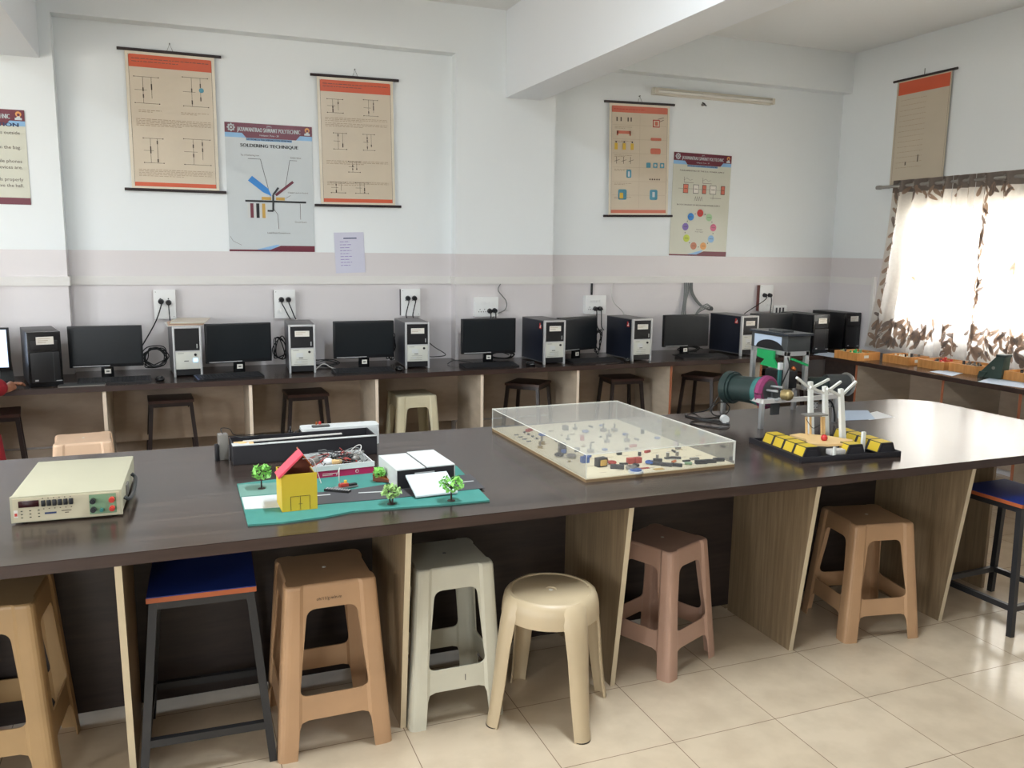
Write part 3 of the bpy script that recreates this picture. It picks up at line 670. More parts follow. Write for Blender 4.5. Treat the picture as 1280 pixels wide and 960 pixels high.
# ================================================================ SOCKETS, PLUGS
def plug(label,x,y,z,dst,group='black plugs in the wall sockets'):
    t=thing('power_plug',label,'plug',(x,y,z),0,group)
    MB().cyl((0,0,0),(0,-.028,-.002),.021,'black',16,r1=.017).build('plug_body',t)
    dx,dy,dz=Vector(dst)-Vector((x,y,z))
    MB().tube(smooth_curve([(0,-.024,-.004),(0,-.034,-.03),(dx*.25,-.034+dy*.1,dz*.4),(dx*.8,dy*.6,dz*.85),(dx,dy,dz)]),.0045,'cable',6).build('cord',t)
def board_v(label,x0,x1,z0,z1,Y,plugs,dsts,lab2,side='socketside'):
    t=thing('switchboard',label,'socket',(x0,Y,z0),0,'white switchboards on the back wall')
    W_,H_=x1-x0,z1-z0
    MB().box(0,W_,-.045,0,0,H_,side if side!='socketside' else 'socket',bev=.002).box(-.002,0,-.04,0,.002,H_-.002,side).build('back_box',t)
    fpl=MB().box(-.003,W_+.003,-.053,-.045,-.003,H_+.003,'socket',bev=.003).build('face_plate',t)
    s=MB()
    for sx in(.3,.68):
        for dx,dz,r in((0,.016,.005),(-.012,-.008,.004),(.012,-.008,.004)): s.disc(W_*sx+dx,H_*.62+dz,r,'sockhole',y=-.0525)
    s.disc(.012,H_-.014,.003,'compgrey',y=-.0525).disc(W_-.012,.014,.003,'compgrey',y=-.0525); s.build('socket_holes',fpl)
    for sx in(.14,.3,.62,.78): MB().box(W_*sx-.009,W_*sx+.009,-.058,-.052,H_*.18,H_*.18+.03,'socket',bev=.002).build('rocker_switch',fpl)
    for (px,pz_),d,l in zip(plugs,dsts,lab2): plug(l,x0+px*W_,Y-.053,z0+pz_*H_,d)
    return t
YR_=YR
board_v('white switchboard above the papers on the blue-lit tower',-.164,-.02,1.205,1.415,YR_,[(.32,.6),(.68,.56)],[(-.30,6.6,.95),(-.06,6.66,1.15)],['black plug, left one on the leftmost switchboard','black plug, right one on the leftmost switchboard'])
board_v('white switchboard above the second silver tower from the left',.690,.845,1.195,1.41,YR_,[(.34,.66),(.68,.66)],[(.80,6.67,1.19),(.84,6.67,1.19)],['black plug, left one on the switchboard above the second silver tower','black plug, right one on the switchboard above the second silver tower'])
board_v('white switchboard with a dark left side, just left of the wall column',1.69,1.845,1.195,1.412,YR_,[(.34,.66),(.70,.66)],[(1.70,6.60,1.19),(1.76,6.62,1.19)],['black plug, left one on the switchboard left of the column','black plug, right one on the switchboard left of the column'])
def board_h(label,x0,x1,z0,z1,Y,plugs,dsts,lab2):
    t=thing('switchboard',label,'socket',(x0,Y,z0),0,'white switchboards on the back wall'); W_,H_=x1-x0,z1-z0
    MB().box(0,W_,-.045,0,0,H_,'socket',bev=.002).build('back_box',t); fpl=MB().box(-.003,W_+.003,-.053,-.045,-.003,H_+.003,'socket',bev=.003).build('face_plate',t)
    s=MB()
    for i in range(4):
        cx=W_*(.2+.2*i)
        for dx,dz in((0,.014),(-.01,-.006),(.01,-.006)): s.disc(cx+dx,H_*.28+dz,.004,'sockhole',y=-.0525)
    s.build('socket_holes',fpl)
    for i in range(6): MB().box(W_*(.28+.085*i)-.006,W_*(.28+.085*i)+.006,-.058,-.052,H_*.62,H_*.62+.022,'socket',bev=.0015).build('rocker_switch',fpl)
    for (px,pz_),d,l in zip(plugs,dsts,lab2): plug(l,x0+px*W_,Y-.053,z0+pz_*H_,d)
board_h('wide white switchboard on the wall column',2.285,2.485,1.19,1.347,DW,[(.62,.28),(.84,.3)],[(2.40,6.5,1.05),(2.44,6.5,1.05)],['black plug, left one on the column switchboard','black plug, right one on the column switchboard'])
board_h('wide white switchboard right of the wall column, fed by a short black pipe',3.36,3.56,1.185,1.345,YR,[(.47,.28),(.70,.28)],[(3.42,6.55,1.05),(3.48,6.6,1.05)],['black plug, left one on the switchboard right of the column','black plug, right one on the switchboard right of the column'])
board_v('tall white switchboard with a maroon box side near the corner',5.235,5.385,1.18,1.43,YR,[(.3,.62),(.7,.62)],[(5.0,6.66,1.15),(5.33,6.66,1.14)],['black plug, left one on the maroon-sided switchboard','black plug, right one on the maroon-sided switchboard'],side='maroonbox')
t=thing('switchboard','small white socket panel just above the corner monitor','socket',(5.42,YR,1.13),0,'white switchboards on the back wall')
MB().box(0,.16,-.03,0,0,.10,'socket',bev=.003).build('face_plate',t)
s=MB(); 
for i in range(3): s.rect(.025+.04*i,.045+.04*i,.03,.08,'compdark',y=-.031)
s.build('socket_holes',t)
def cab(pts,r,m,label): cable('cable',pts,r,m,label)
MB().box(3.43,3.445,YR-.014,YR-.001,1.35,1.452,'black').build('black_pipe'); tag(bpy.data.objects['black_pipe'],'short black pipe from the trunking down to the switchboard right of the column','pipe')
cab([(2.52,DW-.01,1.455),(2.50,DW-.015,1.40),(2.57,DW-.02,1.31),(2.56,DW-.02,1.24),(2.48,DW-.02,1.20),(2.42,DW-.02,1.14)],.004,'greycable','thin grey wire curving down the wall column beside its switchboard')
cab([(3.66,YR-.01,1.455),(3.63,YR-.015,1.38),(3.66,YR-.02,1.28),(3.75,YR-.02,1.20),(3.77,YR-.03,1.10)],.004,'whitecable','thin pale wire curving down behind the lone dark-sided tower')
for i,(dx,lab) in enumerate(((-.02,'leftmost grey cable of the bunch hanging from the trunking'),(.0,'second grey cable of the bunch hanging from the trunking'),(.02,'third grey cable of the bunch hanging from the trunking'))):
    cab([(4.42+dx,YR-.012,1.455),(4.42+dx,YR-.02,1.38),(4.40+dx*.6,YR-.03,1.28),(4.38+dx,YR-.05,1.15),(4.38+dx,YR-.1,1.02)],.007,'greycable',lab)
for i in range(3): 
    cab([(4.46+.012*i,YR-.012,1.455),(4.47+.012*i,YR-.02,1.36),(4.56+.01*i,YR-.03,1.25),(4.66+.01*i,YR-.06,1.20),(4.60+.02*i,YR-.1,1.26-.012*i),(4.50,YR-.1,1.20-.012*i),(4.45,YR-.1,1.08)],.006,'greycable',['outer','middle','inner'][i]+' grey cable looping over behind the half-hidden monitor')
# tangles behind monitors
def tangle(label,cx,cz,rx,rz_,n,y=6.6,seed=0,z0=None):
    random.seed(seed); pts=[]
    for i in range(n*6):
        a=2*math.pi*i/6; k=.55+.45*random.random()
        pts.append((cx+rx*k*math.cos(a)+random.uniform(-.02,.02),y+random.uniform(-.03,.03),max(TH+.006,cz+rz_*k*math.sin(a))))
    o=MB().tube(smooth_curve(pts,5),.004,'cable',5).build('coiled_cable'); tag(o,label,'cable')
tangle('coil of black cables between the leftmost monitor and the blue-lit tower',-.175,.95,.10,.09,8,6.5,1)
tangle('black cables bunched behind the second silver tower',.70,.98,.05,.10,4,6.6,2)
tangle('black cables hanging behind the monitor under the paper note, at its right side',1.56,.96,.05,.12,4,6.6,3)
tangle('black cables tangled under the wall column monitor',2.48,.87,.14,.035,5,6.53,4)
tangle('black cables bunched between the half-hidden monitor and the lone tower',3.42,.95,.04,.12,4,6.6,5)
tangle('cables tangled under the monitor behind the aluminium machine',4.32,.865,.13,.03,5,6.5,6)
tangle('black cables trailing on the desk between monitor and second silver tower',1.02,.86,.12,.03,3,6.5,8)
cab([(1.83,6.5,1.02),(1.9,6.5,.96),(1.98,6.45,.90),(1.9,6.5,.88),(1.83,6.55,.88)],.0035,'cable','thin black cable looping off the right side of the tower left of the column')
cab([(1.98,6.4,TH+.005),(2.03,6.4,TH+.03),(2.1,6.38,TH+.025),(2.2,6.36,TH+.004)],.0035,'cable','thin black cable lying left of the keyboard on the column side')
cab([(.93,6.35,TH+.005),(1.0,6.38,TH+.045),(1.07,6.36,TH+.01),(1.2,6.33,TH+.006)],.0035,'whitecable','thin pale cable beside the second silver tower')

# ================================================================ WALL CHARTS AND POSTERS
def wframe(ps,Y):
    TLc,TRc,BLc,BRc=[atY(*p,Y) for p in ps]; w_=((TRc-TLc).length+(BRc-BLc).length)/2; h_=((BLc-TLc).length+(BRc-TRc).length)/2
    c=(TLc+TRc+BLc+BRc)/4; d=(TRc-TLc)+(BRc-BLc); return c,w_,h_,math.atan2(d.z,d.x)
def circuit(s,x,z,w_,h_,seed,m='ink',k=2):
    rnd=random.Random(seed); lw=.0022
    s.line([(x,z),(x+w_,z)],lw,m,k).line([(x,z+h_),(x+w_,z+h_)],lw,m,k).line([(x+w_*.35,z),(x+w_*.35,z+h_)],lw,m,k).line([(x+w_*.7,z+h_*.2),(x+w_*.7,z+h_)],lw,m,k).line([(x,z+h_*.5),(x+w_*.5,z+h_*.5)],lw,m,k)
    for i in range(4): a=x+w_*rnd.choice((.35,.7)); b=z+h_*rnd.random()*.8; s.rect(a-.004,a+.004,b,b+h_*.14,m,k+.5)
    for a,b in((0,0),(1,0),(0,1),(1,1)): s.disc(x+a*w_,z+b*h_,.004,m,k,n=8)
def wordlines(s,x0,x1,z,n,m='faintink',dz=.011,k=2,seed=0):
    rnd=random.Random(seed)
    for i in range(n):
        x=x0; end=x1 if i<n-1 else x0+(x1-x0)*.6
        while x<end:
            L=rnd.uniform(.012,.035); s.rect(x,min(x+L,end),z-i*dz,z-i*dz+.0042,m,k); x+=L+.006
def chart(label,ps,Y,kind,lowrod=True):
    c,w_,h_,an=wframe(ps,Y); t=thing('wall_chart',label,'wall chart',(c.x,Y-.022,c.z),0,'orange-headed wall charts'); t.rotation_euler=(0,-an,0)
    pw=w_*.86; 
    MB().box(-pw/2,pw/2,-.001,.001,-h_/2,h_/2,'chart').build('sheet',t)
    p=MB(); ma='orange' if kind in(1,2,4) else 'coral'
    x0,x1=-pw/2+.022,pw/2-.022; zt=h_/2-.03; zb=-h_/2+.025
    p.rect(-pw/2,pw/2,-h_/2,h_/2,'chartmargin',1)
    p.rect(x0,x1,zb,zt,'chart',2)
    hh=.085 if kind!=3 else .055
    p.poly([(x0,zt-hh),(x1,zt-hh),(x1,zt-.008),(x1-.008,zt),(x0+.008,zt),(x0,zt-.008)],ma,3)
    p.rect(x0,x1,zb,zb+.028,ma,3)
    p.line([(x0,zb),(x0,zt)],.002,'ink',3).line([(x1,zb),(x1,zt)],.002,'ink',3)
    wordlines(p,x0+.02,x1-.02,zt-.03,2 if kind!=3 else 1,'ink' if kind!=3 else 'red',.02,4,kind)
    if kind==1:
        circuit(p,x0+.03,zt-.33,.16,.18,1,k=4); circuit(p,x1-.20,zt-.33,.17,.20,2,k=4); p.disc(x1-.075,zt-.215,.017,'teal',5)
        wordlines(p,x0+.05,x0+.20,zt-.38,2,seed=3,k=4); wordlines(p,x1-.22,x1-.03,zt-.38,2,seed=4,k=4); wordlines(p,x0+.03,x1-.02,zt-.44,5,seed=5,k=4)
        circuit(p,x0+.07,zt-.74,.13,.17,6,k=4); circuit(p,x1-.21,zt-.74,.18,.18,7,k=4); wordlines(p,x0+.03,x1-.02,zt-.79,5,seed=9,k=4)
    elif kind==2:
        for i,(a,b,ww,hh2) in enumerate(((.05,.26,.12,.10),(.33,.27,.11,.12),(.09,.53,.10,.12),(.32,.53,.09,.12),(.20,.70,.09,.08),(.06,.86,.11,.08),(.25,.86,.10,.08))): circuit(p,x0+a,zt-b+.02,ww,hh2,i+10,k=4)
        for i,z in enumerate((.28,.32,.60,.76)): wordlines(p,x0+.03,x1-.03,zt-z,3,seed=20+i,k=4)
    elif kind==3:
        rows=[(.10,'r',[('blackink',.05,.03),('blackink',.17,.03)]),(.22,'b',[('coral',.06,.13)]),(.36,'y',[('yel',.04,.035),('yel',.12,.035),('yel',.20,.035)])]
        for q,(xx) in enumerate((.045,.085,.155,.185)): p.rect(x0+xx,x0+xx+.012,zt-.13,zt-.095,'ink',4)
        p.rect(x0+.05,x0+.19,zt-.235,zt-.21,'coral',4); p.rect(x0+.05,x0+.065,zt-.25,zt-.21,'coral',4); p.rect(x0+.175,x0+.19,zt-.25,zt-.21,'coral',4)
        for q in range(3): p.rect(x0+.03+.08*q,x0+.06+.08*q,zt-.37,zt-.315,'yel',4); p.disc(x0+.045+.08*q,zt-.305,.008,'ink',4)
        for q in range(3): p.line([(x0+.05+.07*q,zt-.49),(x0+.05+.07*q,zt-.43)],.004,'ink',4).line([(x0+.03+.07*q,zt-.47),(x0+.08+.07*q,zt-.455)],.003,'ink',4)
        p.poly(rrect(x0+.15,x0+.20,zt-.61,zt-.54,.01,2),'teal',4).rect(x0+.166,x0+.184,zt-.60,zt-.555,'poster',5)
        p.rect(x1-.15,x1-.08,zt-.17,zt-.105,'red',4).rect(x1-.143,x1-.087,zt-.163,zt-.112,'chart',5).poly(rrect(x1-.13,x1-.10,zt-.155,zt-.12,.008,2),'coral',6).line([(x1-.1,zt-.1),(x1-.04,zt-.085)],.004,'ink',5).line([(x1-.08,zt-.12),(x1-.04,zt-.105)],.004,'ink',5)
        p.poly(rrect(x1-.17,x1-.06,zt-.285,zt-.26,.008,2),'coral',4); p.poly(rrect(x1-.17,x1-.065,zt-.40,zt-.35,.014,3),'coral',4)
        for q,xx in enumerate((-.21,-.14,-.07)): p.poly(rrect(x1+xx,x1+xx+.045,zt-.52,zt-.475,.006,2),'teal',4); p.disc(x1+xx+.022,zt-.497,.012,'chart',5) if q else None
        for q in range(5): p.disc(x1-.17+.024*q,zt-.62,.007,'ink',4)
        p.poly(rrect(x0+.07,x0+.155,zt-.80,zt-.71,.014,3),'teal',4).rect(x0+.085,x0+.12,zt-.79,zt-.74,'yel',5)
        p.poly(rrect(x1-.17,x1-.09,zt-.80,zt-.71,.014,3),'teal',4).rect(x1-.143,x1-.118,zt-.775,zt-.73,'poster',5)
        p.line([(0,zb+.04),(0,zt-.07)],.0015,'faintink',4)
        for q in range(6): p.line([(x0+.01,zt-.16-.12*q),(x1-.01,zt-.16-.12*q)],.0015,'faintink',4); wordlines(p,x0+.03,x0+.2,zt-.18-.12*q,2,seed=q,k=4)
    p.build('printing',t.children[0] if t.children else t)
    r=MB(); r.cyl((-w_/2,0,h_/2),(w_/2,0,h_/2),.0105,'rod',10); r.build('top_rod',t)
    if lowrod: MB().cyl((-w_/2,0,-h_/2),(w_/2,0,-h_/2),.0105,'rod',10).build('bottom_rod',t)
    MB().tube([(-.02,0,h_/2+.008),(0,.008,h_/2+.06),(.02,0,h_/2+.008)],.0018,'greycable',5).cyl((0,.02,h_/2+.06),(0,.0,h_/2+.062),.004,'greycable',8).build('hanging_string',t)
    return t
chart('orange-headed wall chart hanging leftmost, circuit drawings with a blue dot',[(147,62),(276,71),(155,235),(283,242)],YR,1)
chart('wall chart with orange header and shiny plastic cover, right of the soldering poster',[(386,94),(497,101),(394,256),(501,259)],YR,2)
chart('wall chart with coral, yellow and blue component pictures, right of the column',[(755,128),(842,131),(752,269),(838,271)],YR,3)
# faded chart on the right wall
a,b,c_,d=atX(1117,101,RW-.03),atX(1197,79,RW-.03),atX(1115,236,RW-.03),atX(1184,226,RW-.03)
t=thing('wall_chart','faded wall chart with orange header on the right wall, above the curtain rod','wall chart',(RW-.025,(a.y+b.y)/2,(a.z+c_.z)/2),R(-90),'orange-headed wall charts')
w_=abs(a.y-b.y); h_=3.29-2.36; MB().box(-w_*.43,w_*.43,-.001,.001,-h_/2,h_/2,'chartgrey').build('sheet',t)
p=MB().rect(-w_*.40,w_*.41,h_/2-.13,h_/2-.02,'orange',1)
for i in range(14): wordlines(p,-w_*.35,w_*.35,h_/2-.18-.045*i,1,'faintink',seed=i,k=1)
p.rect(-w_*.2,-w_*.18,-.28,-.25,'ink',2).rect(.0,.012,-.26,-.20,'ink',2); p.line([(-w_*.4,-h_/2),(-w_*.4,h_/2-.02)],.002,'ink',2).line([(w_*.41,-h_/2),(w_*.41,h_/2-.02)],.002,'ink',2)
p.build('printing',t)
MB().cyl((-w_/2,0,h_/2),(w_/2,0,h_/2),.0105,'rod',10).build('top_rod',t); MB().cyl((0,.0,h_/2+.01),(0,.0,h_/2+.06),.003,'greycable',6).build('hanging_string',t)
# posters of the polytechnic
def poster(label,c,w_,h_,an,Y,kind):
    t=thing('poster',label,'poster',(c.x,Y-.004,c.z),0); t.rotation_euler=(0,-an,0)
    MB().box(-w_/2,w_/2,-.0008,.0008,-h_/2,h_/2,'poster' if kind==1 else 'postercream').build('sheet',t)
    p=MB(); s=w_/.63; zt=h_/2; X=w_/2
    p.rect(-X,X,zt-.105*s,zt-.07*s,'sky',1)
    p.poly([(-X,zt-.072*s),(-X+.12*s,zt-.072*s),(-X+.15*s,zt-.105*s),(X-.12*s,zt-.105*s),(X-.09*s,zt-.072*s),(X,zt-.072*s),(X,zt),(-X,zt)],'maroon',2)
    p.rect(-X+.15*s,X-.15*s,zt-.124*s,zt-.106*s,'sky',1)
    p.text("JSPM's",0,zt-.022*s,.014*s,'poster',3); p.text('JAYAWANTRAO SAWANT POLYTECHNIC',0,zt-.060*s,.043*s,'poster',3,width=.455*s,bold=.0012)
    p.text('Hadapsar, Pune - 28',0,zt-.088*s,.017*s,'poster',3); p.text('ELECTRONICS & TELECOMMUNICATION DEPARTMENT',0,zt-.121*s,.018*s,'navyink',3,width=.33*s,bold=.0006)
    p.disc(-X+.045*s,zt-.036*s,.024*s,'poster',3); 
    for i in range(8): a=R(45*i); p.disc(-X+.045*s+.024*s*math.cos(a),zt-.036*s+.024*s*math.sin(a),.006*s,'poster',3,n=8)
    p.disc(-X+.045*s,zt-.036*s,.014*s,'maroon',4).disc(-X+.045*s,zt-.036*s,.008*s,'poster',5)
    p.rect(X-.058*s,X-.016*s,zt-.066*s,zt-.052*s,'poster',3).disc(X-.036*s,zt-.028*s,.018*s,'logo_orange',3).disc(X-.036*s,zt-.032*s,.009*s,'maroon',4).poly([(X-.055*s,zt-.064*s),(X-.017*s,zt-.064*s),(X-.03*s,zt-.04*s),(X-.046*s,zt-.046*s)],'poster',5)
    p.rect(-X,X,-zt,-zt+.014*s,'maroon',1)
    p.poly([(-.02*s,-zt+.013*s),(X,-zt+.013*s),(X,-zt+.045*s),(.06*s,-zt+.045*s)],'maroon',2); p.poly([(-.12*s,-zt+.014*s),(0,-zt+.014*s),(.055*s,-zt+.052*s),(.03*s,-zt+.052*s)],'sky',1)
    if kind==1:
        p.text('SOLDERING TECHNIQUE',0,.30,.034,'blackink',2,width=.42,bold=.0014)
        p.text('Tip of Soldering iron',-.145,.235,.016,'ink',2).text('Solder Wire',.19,.23,.016,'ink',2)
        p.line([(-.16,.215),(-.07,.215),(-.005,-.06)],.003,'blackink').line([(.2,.215),(.145,.215),(.105,.0)],.003,'blackink')
        p.poly([(-.165,.055),(-.135,.09),(-.02,.0),(.005,-.055),(-.055,-.03)],'sigblue',3)
        p.poly([(.16,.065),(.172,.05),(.04,-.055),(.028,-.04)],'maroon',3)
        p.line([(.055,.01),(.015,-.045),(.012,-.165),(-.03,-.165)],.014,'compdark',5)
        p.rect(-.07,.0,-.085,-.062,'gold',3).rect(.035,.10,-.085,-.062,'gold',3)
        p.rect(-.19,.26,-.102,-.088,'blackink',4)
        p.text('Copper pad on board',.2,-.028,.014,'ink',2,width=.15).line([(.145,-.045),(.105,-.07)],.002,'ink')
        p.rect(-.175,-.03,-.22,-.112,'foam',3)
        for i,m in enumerate(('maroon','blackink','gold')): p.rect(-.155+.043*i,-.132+.043*i,-.22,-.112,m,4)
        p.line([(.215,-.105),(.215,-.225)],.003,'ink').text('Circuit Board',.215,-.25,.016,'ink',2)
        p.line([(.02,-.155),(.045,-.19),(.05,-.30)],.003,'ink').text('Lead from Component',.05,-.335,.016,'ink',2,width=.17)
        p.line([(-X+.01,-.36),(-X+.03,-.395),(-X+.09,-.425)],.002,'ink')
    elif kind==2:
        p.text('FUNDAMENTALS OF THE D.C. POWER SUPPLY',0,.30,.017,'ink',2,width=.48,bold=.0005)
        for x,z in((-.16,.2),(.04,.2)): p.line([(x-.03,z+.05),(x-.03,z),(x+.07,z)],.003,'ink').line([(x-.03,z+.02),(x,z+.04),(x+.03,z+.02),(x+.06,z+.03)],.002,'ink')
        p.line([(.13,.06),(.13,.10)],.003,'ink').line([(.1,.07),(.22,.07)],.003,'ink')
        for x,w2,m in((-.17,.055,'redp'),(-.06,.06,'greenp'),(.03,.045,'redp'),(.125,.07,'greenp'),(.235,.045,'redp')):
            p.rect(x-w2/2,x+w2/2,.105,.185,'compdark',2).rect(x-w2/2+.004,x+w2/2-.004,.109,.181,'coral' if m=='redp' else 'compgrey' if 0 else ('coral' if m=='redp' else 'label'),3)
            p.text('abc' if 0 else 'IN',x,.14,.012,'ink',4) if 0 else p.rect(x-w2*.3,x+w2*.3,.143,.148,'ink',4)
        p.line([(-.25,.145),(-.2,.145)],.002,'ink').line([(-.14,.145),(-.09,.145)],.002,'ink').line([(-.03,.145),(.005,.145)],.002,'ink').line([(.055,.145),(.09,.145)],.002,'ink').line([(.16,.145),(.21,.145)],.002,'ink')
        for i in range(4): p.line([(-.07+.022*i,.04),(-.06+.022*i,.08),(-.05+.022*i,.04)],.0025,'ink')
        p.text('BLOCK DIAGRAM OF REGULATED POWER SUPPLY',-.02,-.005,.017,'ink',2,width=.47,bold=.0005)
        for i,m in enumerate(('red','leafd','coral','sky','logo_orange','copperprint','lime','violet','sigblue')):
            a=R(90-360/9*i); M.setdefault('copperprint',mat('brown_print',(190,120,90),.4)); M.setdefault('lime',mat('lime_print',(196,212,70),.4)); M.setdefault('violet',mat('violet_print',(130,110,180),.4)); M.setdefault('paleg',mat('pale_green_print',(160,196,150),.4)); M.setdefault('rose',mat('rose_print',(214,110,140),.4))
            m={'leafd':'paleg','coral':'rose'}.get(m,m); cx,cz=0+.155*math.cos(a),-.225+.155*math.sin(a)
            p.disc(cx,cz,.034,m,3,n=24); p.rect(cx-.02,cx+.02,cz-.002,cz+.002,'ink',4)
            a2=a-R(20); p.disc(.155*math.cos(a2),-.225+.155*math.sin(a2),.005,'blackink',3,n=8)
        p.text('Regulated',0,-.225,.016,'ink',2).text('Power Supply',0,-.245,.016,'ink',2)
    else:
        p.text('INSTRUCTION',.0+.11,.20,.035,'navyink',2,width=.33,bold=.002); 
        for z,tx in((.15,'Keep your shoes outside'),(.055,'your things in the bag.'),(-.035,'Switch off mobile phones'),(-.075,'and other devices are.'),(-.155,'Arrange stools properly'),(-.195,'and leave the hall.')):
            p.text(tx,X-.035,z,.032,'ink',2,align='r')
    p.build('printing',t); return t
c,w_,h_,an=wframe([(278,152),(389,159),(289,314),(394,315)],YR); poster('white poster with maroon banner headed SOLDERING TECHNIQUE, blue iron drawing',c,w_,h_,an,YR,1)
c,w_,h_,an=wframe([(843,190),(915,195),(835,319),(906,321)],YR); poster('cream poster with maroon banner and a ring of coloured discs',c,w_,h_,an,YR,2)
poster('poster with maroon banner and blue heading cut off by the left edge',Vector((-1.215,DW,2.31)),.63,.62,0,DW,3)
c,w_,h_,an=wframe([(416,291),(454,290),(421,342),(457,340)],YR)
t=thing('paper_note','small lilac typed notice pinned to the wall below the shiny orange chart','notice',(c.x,YR-.003,c.z)); t.rotation_euler=(0,R(-2),0)
MB().box(-w_/2,w_/2,-.0006,.0006,-h_/2,h_/2,'lilac').build('sheet',t)
p=MB(); p.rect(-.045,.06,h_/2-.05,h_/2-.042,'navyink',1)
for i in range(9): wordlines(p,-.075,.075 if i%2 else .05,h_/2-.075-.023*i,1,'violet' if 'violet' in M else 'ink',seed=i,k=1)
p.build('printing',t)
# unlit tube fixture
a=atY(814,113,YR); b=atY(962,129,YR)
t=thing('tube_light','unlit cream tube light fixture high on the back wall, above the coral chart','light',((a.x+b.x)/2,YR,(a.z+b.z)/2))
L=(b.x-a.x)/2
MB().box(-L,L,-.045,0,-.03,.03,'tubeoff',bev=.006).build('housing',t); MB().cyl((-L+.03,-.065,-.005),(L-.03,-.065,-.005),.014,'tubegl',12).build('tube',t)
h=MB(); 
for q in(-L+.015,L-.015): h.box(q-.015,q+.015,-.08,-.04,-.03,.02,'tubeoff')
h.build('tube_holder',t)
t=thing('ceiling_hook','small dark bracket knob just under the unlit tube fixture','hook',(atY(878,131,YR).x,YR,atY(878,131,YR).z))
MB().cyl((0,0,0),(0,-.03,0),.013,'compgrey',10).build('base',t); MB().bar((-.02,-.03,.015),(.02,-.035,-.015),.008,.008,'compdark').build('arm',t)

# ================================================================ CURTAINS
rod=thing('curtain_rod','steel curtain rod above the window on the right wall','curtain rod',(RW-.085,6.14,2.345))
MB().cyl((0,0,0),(0,-3.4,0),.014,'rodsteel',14).build('rod',rod); MB().lathe([(0,-.03),(.018,-.03),(.02,0),(.018,.02),(0,.02)],'rodsteel',14,T=Matrix.Rotation(R(90),4,'X')).build('finial',rod)
for y in(-.03,-1.7,-3.3): MB().box(0,.085,y-.008,y+.008,-.008,.008,'rodsteel').build('bracket',rod)
def curtain(label,y0t,y1t,y0b,y1b,seed,nf):
    t=thing('curtain',label,'curtain',(RW-.085,y0t,0),0); rnd=random.Random(seed)
    NU,NV=int(nf*14),50; zt,zb=2.395,.875
    def S(u,v,off=0):  # u across 0..1, v down 0..1
        y=(y0t+(y1t-y0t)*u)*(1-v**1.6)+(y0b+(y1b-y0b)*u)*v**1.6
        amp=.030+.006*math.sin(v*3); ph=2*math.pi*nf*u
        x=amp*math.sin(ph)+.012*math.sin(2.3*ph+3*v+seed)*v
        e=1e-3; dx=amp*math.cos(ph)*2*math.pi*nf; dy=(y1t-y0t)
        n=Vector((-abs(dy),0 if dy==0 else dx*.0+ (dx if dy<0 else -dx)*-1*0,0)); n=Vector((dy,-dx,0)); n.normalize()
        if n.x>0: n=-n
        z=zt+(zb-zt)*v
        if v==0: z+=.004*math.sin(ph)
        return Vector((x,y-y0t,z))+n*off
    m=MB(); vs=[];fs=[]
    for j in range(NV+1):
        for i in range(NU+1): vs.append(S(i/NU,j/NV))
    for j in range(NV):
        for i in range(NU):
            a=j*(NU+1)+i; fs.append((a,a+1,a+NU+2,a+NU+1))
    m.add(vs,fs,'curtain',True)
    wid=abs(y1t-y0t)*1.55
    trailu=[.10] if seed==1 else []
    ntr=26*len(trailu)
    for q in range(ntr+int(200*abs(y1t-y0t)/.65)):
        u,v=rnd.random(),rnd.random()
        if q<ntr: u=.10+.05*(-1)**q+rnd.uniform(-.01,.01); v=.07+.9*q/ntr
        elif rnd.random()<.6: v=.82+.17*rnd.random()
        elif rnd.random()<.3: v=.06+.05*rnd.random()
        elif seed!=1 and rnd.random()<.5: u=.04+.03*rnd.random()
        # leaves crowd into garlands: along the hem, along the top and in vertical trails
        trail=min(abs((u*nf)%2-.25),u*3 if seed==1 else 9)
        if q>=ntr and .80>v>.12 and (trail>.12 and not (seed!=1 and u<.07)): continue
        ang=rnd.uniform(-.5,.5)+(1.0 if rnd.random()<.5 else -1.0); L=rnd.uniform(.055,.085)/1.4; wd=L*.33
        pts=[]
        for k in range(14):
            a=2*math.pi*k/14; lx=L*math.cos(a); lz=wd*math.sin(a)*(1-.35*math.cos(a))
            gx=lx*math.cos(ang)-lz*math.sin(ang); gz=lx*math.sin(ang)+lz*math.cos(ang)
            pts.append((u+gx/wid,v+gz/(zt-zb)))
        c0=(u,v); ok=all(0<=a<=1 and .03<=b<=1 for a,b in pts)
        if not ok: continue
        mm='leafp' if rnd.random()<.6 else 'leafq'
        off=.0025+.0004*(q%5)
        m.add([S(*c0,off)]+[S(a,b,off) for a,b in pts],[(0,1+k,1+(k+1)%14) for k in range(14)],mm,True)
    m.build('cloth',t)
    for i in range(int(nf)):
        u=(i+.5)/nf; 
        c=S(u,.028); g=MB(); ring=[]
        for k in range(17): a=2*math.pi*k/16; ring.append((c.x*0+.0,c.y+.024*math.cos(a),2.345+.024*math.sin(a)))
        g.tube(ring,.005,'rodsteel',6,cap=False); g.build('eyelet',t)
    band=MB(); vs=[];fs=[]
    for j in range(3):
        for i in range(NU+1): vs.append(S(i/NU,j*.035,.0018))
    for j in range(2):
        for i in range(NU): a=j*(NU+1)+i; fs.append((a,a+1,a+NU+2,a+NU+1))
    band.add(vs,fs,'bandc',True); band.build('heading_band',t)
curtain('leaf-patterned white curtain panel at the far corner of the window, flaring at its foot',5.98,5.345,6.16,5.38,1,4)
curtain('leaf-patterned white curtain panel, second from the corner of the room',5.34,5.125,5.375,5.125,2,2)
curtain('leaf-patterned white curtain panel nearest the viewer, at the right edge',5.12,3.0,5.12,3.0,3,12)
# ================================================================ THINGS ON THE CENTRAL TABLE
E=.0005
